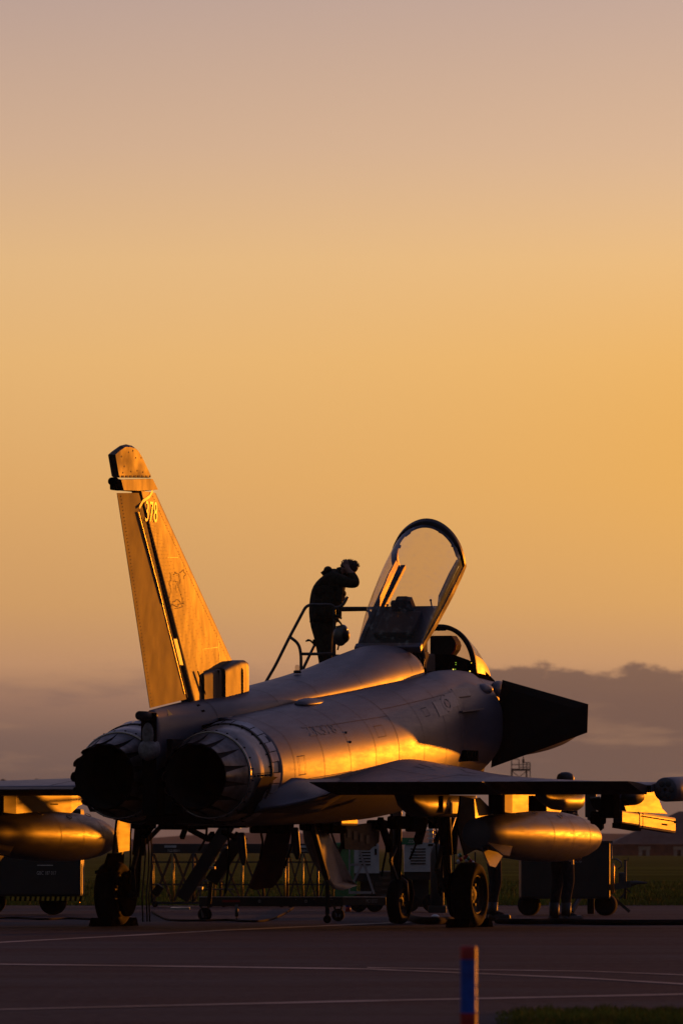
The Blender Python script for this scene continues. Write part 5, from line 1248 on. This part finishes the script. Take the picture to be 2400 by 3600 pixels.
b.bar((X(690), .3, zz(3055)), (X(705), .3, zz(3150)), .015)
for a, c in (((700, 3150), (727, 3031)), ((776, 3096), (812, 3031)), ((820, 3150), (776, 3096))): b.bar((X(a[0]), .42, zz(a[1])), (X(c[0]), .42, zz(c[1])), .02)
b.build('folding_step', [M['steel']], dol)

# ground power units
def gpu(px0, px1, top, bot, label, word=None):
    Y = 118.0; k = Y/FPX; zz = lambda py: HC+(HY-py)*k; cx = (px0+px1)/2; o = base(cx, Y); w = (px1-px0)*k
    t = thing('power_unit', label, 'power unit', o, 0, 'white louvred power units'); h = zz(top)-zz(bot); zc = (zz(top)+zz(bot))/2
    b = MB(); b.prism([(-w/2, .5, zc-h/2), (w/2, .5, zc-h/2), (w/2, .5, zc+h/2-.03), (w/2-.06, .5, zc+h/2), (-w/2+.04, .5, zc+h/2), (-w/2, .5, zc+h/2-.05)], (0, 1.0, 0)); b.build('cabinet', [M['powerunit']], t)
    b = MB()
    for i in range(6): b.box((-w*.08, -.006, zc+h*.28-i*h*.10), (w*.46, .01, h*.035))
    b.box((w*.36, -.006, zc+h*.2), (w*.08, .01, h*.2)); b.box((w*.30, -.006, zc+h*.42), (w*.16, .008, h*.07)); b.build('louvre', [M['black']], t)
    if word:
        b = MB(); b.box((-w*.3, -.004, zc+h*.5+.02), (w*.55, .03, .10), None, 0); text_plate(b, word, (-w*.25, -.025, zc+h*.5+.015), .13, .05, 1); b.build('sign_panel', [M['green'], M['alu']], t)
    for dx in (-w*.05, w*.32):
        b = MB(); b.tube([(dx, .5, zc+h/2), (dx, .5, zc+h/2+.27)], .035, 10)
        for q in range(4): b.lathe([(0, .02), (0, .065), (.02, .065), (.02, .02)], (dx, .5, zc+h/2+.05+.06*q), (0, 0, 1), 14, up=(0, 1, 0))
        b.build('exhaust_stack', [M['alu']], t)
    b = MB(); b.box((0, .5, zc-h/2-.06), (w*1.0, .9, .12)); b.box((0, .5, (zc-h/2)/2+.05), (w*.5, .5, zc-h/2-.05)); b.build('undercarriage', [M['cart']], t)
    for x in (-w*.32, w*.32):
        b = MB(); b.lathe([(-.06, .03), (-.06, .13), (.06, .13), (.06, .03)], (x, .1, .13), (0, 1, 0), 20); b.build('wheel', [M['rubber']], t)
    return t
gpu(1245, 1332, 2962, 3070, 'white louvred power unit on the left, seen between the A-frame and the nose wheel')
gpu(1420, 1536, 2962, 3065, 'white louvred power unit with a green .com sign, right of the nose wheel strut', '.com')
Y = 120.0; k = Y/FPX; zz = lambda py: HC+(HY-py)*k
o = base(1215, Y); t = thing('green_bin', 'green ribbed bin behind the pale A-frame upright', 'bin', o)
b = MB(); b.rings([[Vector((x*w, y*.4+.3, z)) for x, y in ((-1, -1), (1, -1), (1, 1), (-1, 1))] for w, z in ((.15, .15), (.20, .9), (.22, .95))], True, (True, True), smooth=False); b.build('bin_body', [M['green']], t)
b = MB(); b.bbox((0, .3, .98), (.46, .9, .07), .02); b.build('lid', [M['green']], t)
o = base(1480, 119.0); t = thing('gas_bottle', 'dark tall gas bottle beside the louvred power unit', 'gas bottle', base(1536, 117.0))
b = MB(); b.lathe([(0, .09), (.02, .10), (.75, .10), (.85, .07), (.90, .03), (.95, .03)], (0, 0, .1), (0, 0, 1), 20, up=(0, 1, 0)); b.build('cylinder', [M['cart']], t)
b = MB(); b.bbox((0, 0, .05), (.26, .26, .10), .01); b.build('foot', [M['cart']], t)
b = MB(); b.bbox((0, 0, 1.07), (.06, .06, .09), .01); b.build('valve', [M['copper']], t)
o = base(1360, 121.0); k = 121/FPX; t = thing('tool_cabinet', 'squat dark drawer cabinet standing between the two louvred power units', 'cabinet', o)
hh = HC+(HY-3062)*k; b = MB(); b.bbox((0, .3, hh/2+.04), (100*k, .6, hh-.08), .02); b.build('cabinet_body', [M['cart']], t)
for q in range(5):
    b = MB(); b.box((0, -.006, .14+q*(hh-.16)/5), (86*k, .012, (hh-.16)/5-.03)); d = b.build('drawer', [M['gearpaint']], t); b = MB(); b.box((0, -.02, .14+q*(hh-.16)/5), (.16, .015, .012)); b.build('handle', [M['steel']], d)
# coloured tags / hoses on a stand left of right wheel
t = thing('hose_rack', 'low rack with red, white and green couplings above the right main wheel', 'hose rack', base(1632, 108.0)); k = 108/FPX; zz = lambda py: HC+(HY-py)*k
random.seed(4)
b = MB(); b.bar((-.14, 0, 0), (-.14, 0, zz(2996)), .02); b.bar((.14, 0, 0), (.14, 0, zz(2996)), .02); b.bar((-.14, 0, zz(3035)), (.14, 0, zz(3035)), .02); b.bar((-.14, 0, .1), (.14, 0, .1), .02); b.build('stand', [M['staging']], t)
for i, (dx, dy, mt) in enumerate(((-20, 3005, 'powerunit'), (-17, 3003, 'green'), (-15, 3018, 'red'), (0, 3012, 'red'), (5, 3022, 'powerunit'), (12, 3015, 'green'), (20, 3024, 'red'), (-24, 3026, 'powerunit'), (28, 3030, 'powerunit'), (4, 3003, 'red'))):
    b = MB(); b.tube([(dx*k, -.03-i*.004, zz(dy)), (dx*k+.01, -.06-i*.004, zz(dy+7))], .022, 10); b.build('coupling', [M[mt]], t)

# right-hand dark bowser cart
Y = 112.0; k = Y/FPX; zz = lambda py: HC+(HY-py)*k; X = lambda px: (px-2000)*k; o = base(2000, Y)
bw = thing('service_trailer', 'big dark boxy service trailer behind the right drop tank, brass cylinder at its corner', 'trailer', o)
b = MB(); b.bbox(((X(1830)+X(2143))/2, .7, (zz(2962)+zz(3160))/2), (X(2143)-X(1830), 1.4, zz(2962)-zz(3160)), .03); b.box(((X(1840)+X(2143))/2, .7, zz(2960)), (X(2150)-X(1830), 1.44, .03), None, 1)
b.add([(X(1880), -.004, zz(3158)), (X(2100), -.004, zz(3158)), (X(2100), -.004, zz(3156)), (X(1880), -.004, zz(3156))], [(0, 1, 2, 3)], 1); text_plate(b, 'LM 101', (X(2030), -.004, zz(3029)), 26*k, 7*k, 2)
b.build('body', [M['cart'], M['gearpaint'], M['powerunit']], bw)
for x in (2130, 1860, 1760):
    if x == 1760: continue
    b = MB(); r = 38*k; b.lathe([(-.08, .05), (-.09, r*.8), (-.06, r), (.06, r), (.09, r*.8), (.08, .05)], (X(x), .25, r), (.45, 1, 0), 32); b.build('wheel', [M['rubber']], bw)
b = MB(); b.lathe([(0, .02), (.02, .028), (.38, .028), (.42, .015)], (X(2151), -.05, zz(3142)), (0, 0, 1), 16, up=(0, 1, 0)); b.build('corner_cylinder', [M['copper']], bw)
b = MB(); b.tube([(X(2147), 0, zz(2973)), (X(2148), 0, zz(3020)), (X(2165), -.05, zz(3020)), (X(2180), -.05, zz(3030)), (X(2183), -.05, zz(3045)), (X(2170), -.05, zz(3055))], .012, 8); b.build('pipe', [M['steel']], bw)
b = MB(); b.tube([(X(2196), 0, zz(3160)), (X(2196), 0, zz(3025))], .018, 10); b.bar((X(2190), 0, zz(3024)), (X(2206), 0, zz(3024)), .012); b.bar((X(2206), 0, zz(3024)), (X(2206), 0, zz(3014)), .012); b.build('jack_post', [M['gearpaint']], bw)
b = MB(); b.bar((X(2140), 0, zz(3120)), (X(2215), 0, zz(3108)), .09); b.tube([(X(2200), 0, zz(3110)), (X(2235), 0, zz(3103)), (X(2272), 0, zz(3104))], [.05, .03, .012], 10); b.bbox((X(2183), 0, zz(3090)), (.09, .08, .18), .02); b.bar((X(2178), 0, zz(3158)), (X(2200), 0, zz(3135)), .03); b.bar((X(2200), 0, zz(3124)), (X(2214), 0, zz(3138)), .02); b.build('tow_hitch', [M['gearpaint']], bw)

# floodlight stack
Y = 115.0; k = Y/FPX; o = base(2075, Y); zz = lambda py: HC+(HY-py)*k; X = lambda px: (px-2075)*k
fl = thing('floodlight_tower', 'black mobile floodlight stand with two stacked lamp heads beyond the right wing', 'floodlight', o)
b = MB(); b.tube([(0, 0, 0), (0, 0, zz(2800))], .05, 12); b.bbox((0, 0, zz(2830)), (.16, .16, .35), .02); b.bbox((X(2092), 0, zz(2880)), (.2, .06, .04), .01); b.build('mast', [M['cart']], fl)
for y0, y1 in ((2803, 2855), (2868, 2922)):
    b = MB(); b.rings([[Vector((xx, yy+.05, z)) for yy in (-.14, .14)]+[] for xx, z in ()], False) if False else None
    b.prism([(X(2070), 0, zz(y0+4)), (X(2104), 0, zz(y0)), (X(2118), 0, zz(y0+12)), (X(2116), 0, zz(y1-6)), (X(2108), 0, zz(y1)), (X(2082), 0, zz(y1-16))], (0, .34, 0)); h = b.build('lamp_head', [M['black']], fl)
    b = MB(); b.tube([(X(2071), -.175, zz(y0+4)), (X(2104), -.175, zz(y0)), (X(2118), -.175, zz(y0+12)), (X(2117), -.175, zz(y1-8))], .014, 8); b.build('lamp_rim', [M['steel']], h)
b = MB(); b.tube([(X(2118), 0, zz(2828)), (X(2132), 0, zz(2829))], .006, 6); b.build('aerial', [M['black']], fl)
for a in (0, 120, 240):
    b = MB(); b.bar((0, 0, .5), (.55*math.cos(R(a)), .55*math.sin(R(a)), .03), .04); b.build('stabiliser', [M['cart']], fl)

# post in the foreground
po = thing('marker_post', 'short round marker post with red and blue bands in the foreground', 'marker post', base(1645.5, 30.0)); k = 30/FPX; zz = lambda py: HC+(HY-py)*k
zs = [(-.02, zz(3900), 'bluepost'), (zz(3900), zz(3740), 'bluepost'), (zz(3740), zz(3562), 'redpost'), (zz(3562), zz(3372), 'bluepost'), (zz(3372), zz(3326), 'redpost')]
b = MB(); b.lathe([(-.02, .031), (zz(3562)-.12, .031)], (0, 0, 0), (0, 0, 1), 28, up=(0, 1, 0), cap=(True, False)); b.build('lower_band', [M['bluepost']], po)
b = MB(); b.lathe([(zz(3562)-.12, .031), (zz(3562), .031)], (0, 0, 0), (0, 0, 1), 28, up=(0, 1, 0), cap=(False, False)); b.build('red_band', [M['redpost']], po)
b = MB(); b.lathe([(zz(3562), .0305), (zz(3372), .0305)], (0, 0, 0), (0, 0, 1), 28, up=(0, 1, 0), cap=(False, False)); b.build('blue_band', [M['bluepost']], po)
b = MB(); b.lathe([(zz(3372), .031), (zz(3330), .031), (zz(3326), .029), (zz(3325), .001)], (0, 0, 0), (0, 0, 1), 28, up=(0, 1, 0), cap=(False, False)); b.build('red_cap', [M['redpost']], po)
for y in (3466, 3507, 3560):
    b = MB(); b.ellipsoid((.029, -.010, zz(y)), (.005, .004, .005), 10, 8); b.build('stud', [M['hoop']], po)

# hoses and cables on the ground
def cable(name, label, pts, r, cat='cable', mat='hose'):
    P = []
    for px, py in pts: Yg = ground_y(py); P.append(Vector(((px-1200)*Yg/FPX, Yg, r)))
    S = []; n = len(P)-1
    for i in range(n*6+1): S.append(Vector(cr([tuple(p) for p in P], i/6)))
    b = MB(); b.tube(S, r, 8); return tag(b.build(name, [M[mat]]), label, cat)
cable('ground_cable', 'thin black cable looping over the apron below the belly', [(535, 3208), (560, 3224), (600, 3238), (700, 3240), (800, 3238), (860, 3242), (930, 3240), (985, 3222), (1030, 3195)], .014)
cable('ground_cable', 'thin black cable lying on the apron left of the left main wheel', [(-60, 3232), (60, 3230), (150, 3235), (250, 3232), (350, 3237)], .014)
hp_ = cable('ground_hose', 'thick black hose running from the nose wheel to the right main wheel', [(1432, 3222), (1442, 3236), (1465, 3246), (1510, 3250), (1560, 3249), (1640, 3243)], .045, 'hose')
cable('ground_hose', 'thick black hose lying on the apron towards the right edge', [(1745, 3247), (1850, 3250), (1960, 3249), (2100, 3252), (2250, 3253), (2460, 3252)], .035, 'hose')
b = MB(); c = at(1428, 3100, 100.2); b.tube([at(1385, 3090, 100.2), at(1412, 3080, 100.2), at(1440, 3100, 100.2), at(1448, 3140, 100.2), at(1440, 3190, 100.2), at(1430, 3225, 100.2)], .028, 10); tag(b.build('air_hose', [M['hose']]), 'curved black hose hanging beside the nose wheel', 'hose')
# small bottle and dome
t = thing('red_blue_bottle', 'small bottle with blue top and red base standing behind the dolly wheel', 'bottle', base(1223, 119.0)); k = 119/FPX
b = MB(); b.lathe([(0, .03), (0, .038), (.07, .038)], (0, 0, 0), (0, 0, 1), 16, up=(0, 1, 0)); b.build('bottle_base', [M['red']], t); b = MB(); b.lathe([(.07, .038), (.12, .037), (.14, .015), (.155, .014)], (0, 0, 0), (0, 0, 1), 16, up=(0, 1, 0)); b.build('bottle_top', [M['bluepost']], t)
b = MB(); b.lathe([(0, .06), (.012, .055), (.03, .03), (.035, .001)], tuple(base(1529, 110.0)), (0, 0, 1), 20, up=(0, 1, 0)); tag(b.build('ground_lamp', [M['alu']]), 'small pale dome lamp on the apron right of the nose wheel', 'lamp')

# ================================================================== FAR THINGS
# brick building on the right
Y = 900.0; k = Y/FPX; zz = lambda py: HC+(HY-py)*k; X = lambda px: (px-2440)*k
bd = thing('brick_building', 'low red brick building with a wide brown hipped roof beyond the field', 'building', (base(2440, Y)))
b = MB(); b.box((X(2440), 5, (zz(2968)+0)/2), ((2740-2150)*k, 10, zz(2968))); b.build('wall', [M['brick']], bd)
b = MB(); e0, e1 = X(2138), X(2760); r0, r1 = X(2390), X(2540); zt, ze = zz(2852), zz(2967)
b.add([(e0, -.6, ze), (e1, -.6, ze), (e1, 10.6, ze), (e0, 10.6, ze), (r0, 5, zt), (r1, 5, zt)], [(0, 1, 5, 4), (1, 2, 5), (2, 3, 4, 5), (3, 0, 4), (0, 3, 2, 1)]); rf = b.build('roof', [M['roof']], bd)
for x in (2263, 2386, 2520, 2640):
    b = MB(); b.box((X(x), -.1, zz(2982)), (42*k, .3, 12*k)); b.box((X(x-14), -.08, zz(3001)), (12*k, .2, 26*k)); b.box((X(x+12), -.08, zz(3001)), (12*k, .2, 26*k)); d = b.build('doorway', [M['stone']], bd)
    b = MB(); b.box((X(x-1), -.05, zz(3001)), (13*k, .12, 26*k)); b.build('door', [M['black']], d)
# distant light mast
Y = 700.0; k = Y/FPX; zz = lambda py: HC+(HY-py)*k; X = lambda px: (px-1830)*k
ms = thing('lattice_mast', 'distant dark steel lattice tower with a railed top deck beyond the right wing', 'tower', base(1830, Y))
b = MB()
for x in (1798, 1850):
    for yy in (0, 1.2): b.bar((X(x), yy, 0), (X(x), yy, zz(2708)), .12)
for i in range(6):
    y0, y1 = 2710+i*45, 2755+i*45; b.bar((X(1798), 0, zz(y0)), (X(1850), 0, zz(y1)), .06); b.bar((X(1850), 0, zz(y0)), (X(1798), 0, zz(y1)), .06)
b.build('lattice', [M['mast']], ms)
b = MB(); b.box((X(1829), .6, zz(2706)), ((1862-1796)*k, 1.8, .18)); b.build('deck', [M['mast']], ms)
b = MB()
for x, t_ in ((1797, 2669), (1823, 2669), (1838, 2660), (1850, 2680), (1862, 2680)): b.bar((X(x), 0, zz(2735 if x == 1862 else 2706)), (X(x), 0, zz(t_)), .08)
for y, a, c in ((2669, 1797, 2669 and 1823), (2688, 1797, 1862), (2681, 1838, 1862), (2697, 1823, 1862)): b.bar((X(a), 0, zz(y)), (X(c), 0, zz(y)), .07)
b.box((X(1838), 0, zz(2676)), (.2, .2, .35)); b.build('railing', [M['mast']], ms)
# two bushes far away left
for px, lab in ((12, 'round dark treetop beyond the left wing at the picture edge'), (131, 'small round dark treetop beyond the left wing, nearer the engine')):
    Y = 1500.0; k = Y/FPX; top = 2736 if px < 50 else 2737; t = thing('distant_tree', lab, 'tree', base(px, Y), 0, 'distant treetops above the left wing')
    h = HC+(HY-top)*k; b = MB(); random.seed(px)
    for i in range(420):
        v = Vector((random.gauss(0, 1), random.gauss(0, 1), random.gauss(0, 1))).normalized()*random.uniform(.5, 1); c = Vector((v.x*.75, v.y*.75, h-1.2+v.z*1.2)); n = v.orthogonal().normalized()*.16; m_ = v.cross(n).normalized()*.16
        b.add([c-n-m_, c+n-m_, c+n+m_, c-n+m_], [(0, 1, 2, 3)])
    b.build('crown', [M['bush']], t); b = MB(); b.tube([(0, 0, 0), (0, 0, h-2)], [.2, .1], 8); b.build('trunk', [M['mast']], t)
# far wooden hut seen between the struts

# ------------------------------------------------------------------ haze
hb = MB(); hb.box((0, 2700, 4.5), (5200, 5600, 15)); M['haze'] = bpy.data.materials.new('haze'); M['haze'].use_nodes = True; t = NT(M['haze'].node_tree); t.n.clear()
pv = t.new('ShaderNodeVolumePrincipled'); pv.inputs['Color'].default_value = (.85, .80, .78, 1); pv.inputs['Density'].default_value = .00007; pv.inputs['Anisotropy'].default_value = .0
ho = t.new('ShaderNodeOutputMaterial'); t.l.new(pv.outputs[0], ho.inputs['Volume'])
tag(hb.build('haze', M['haze']), kind='stuff')
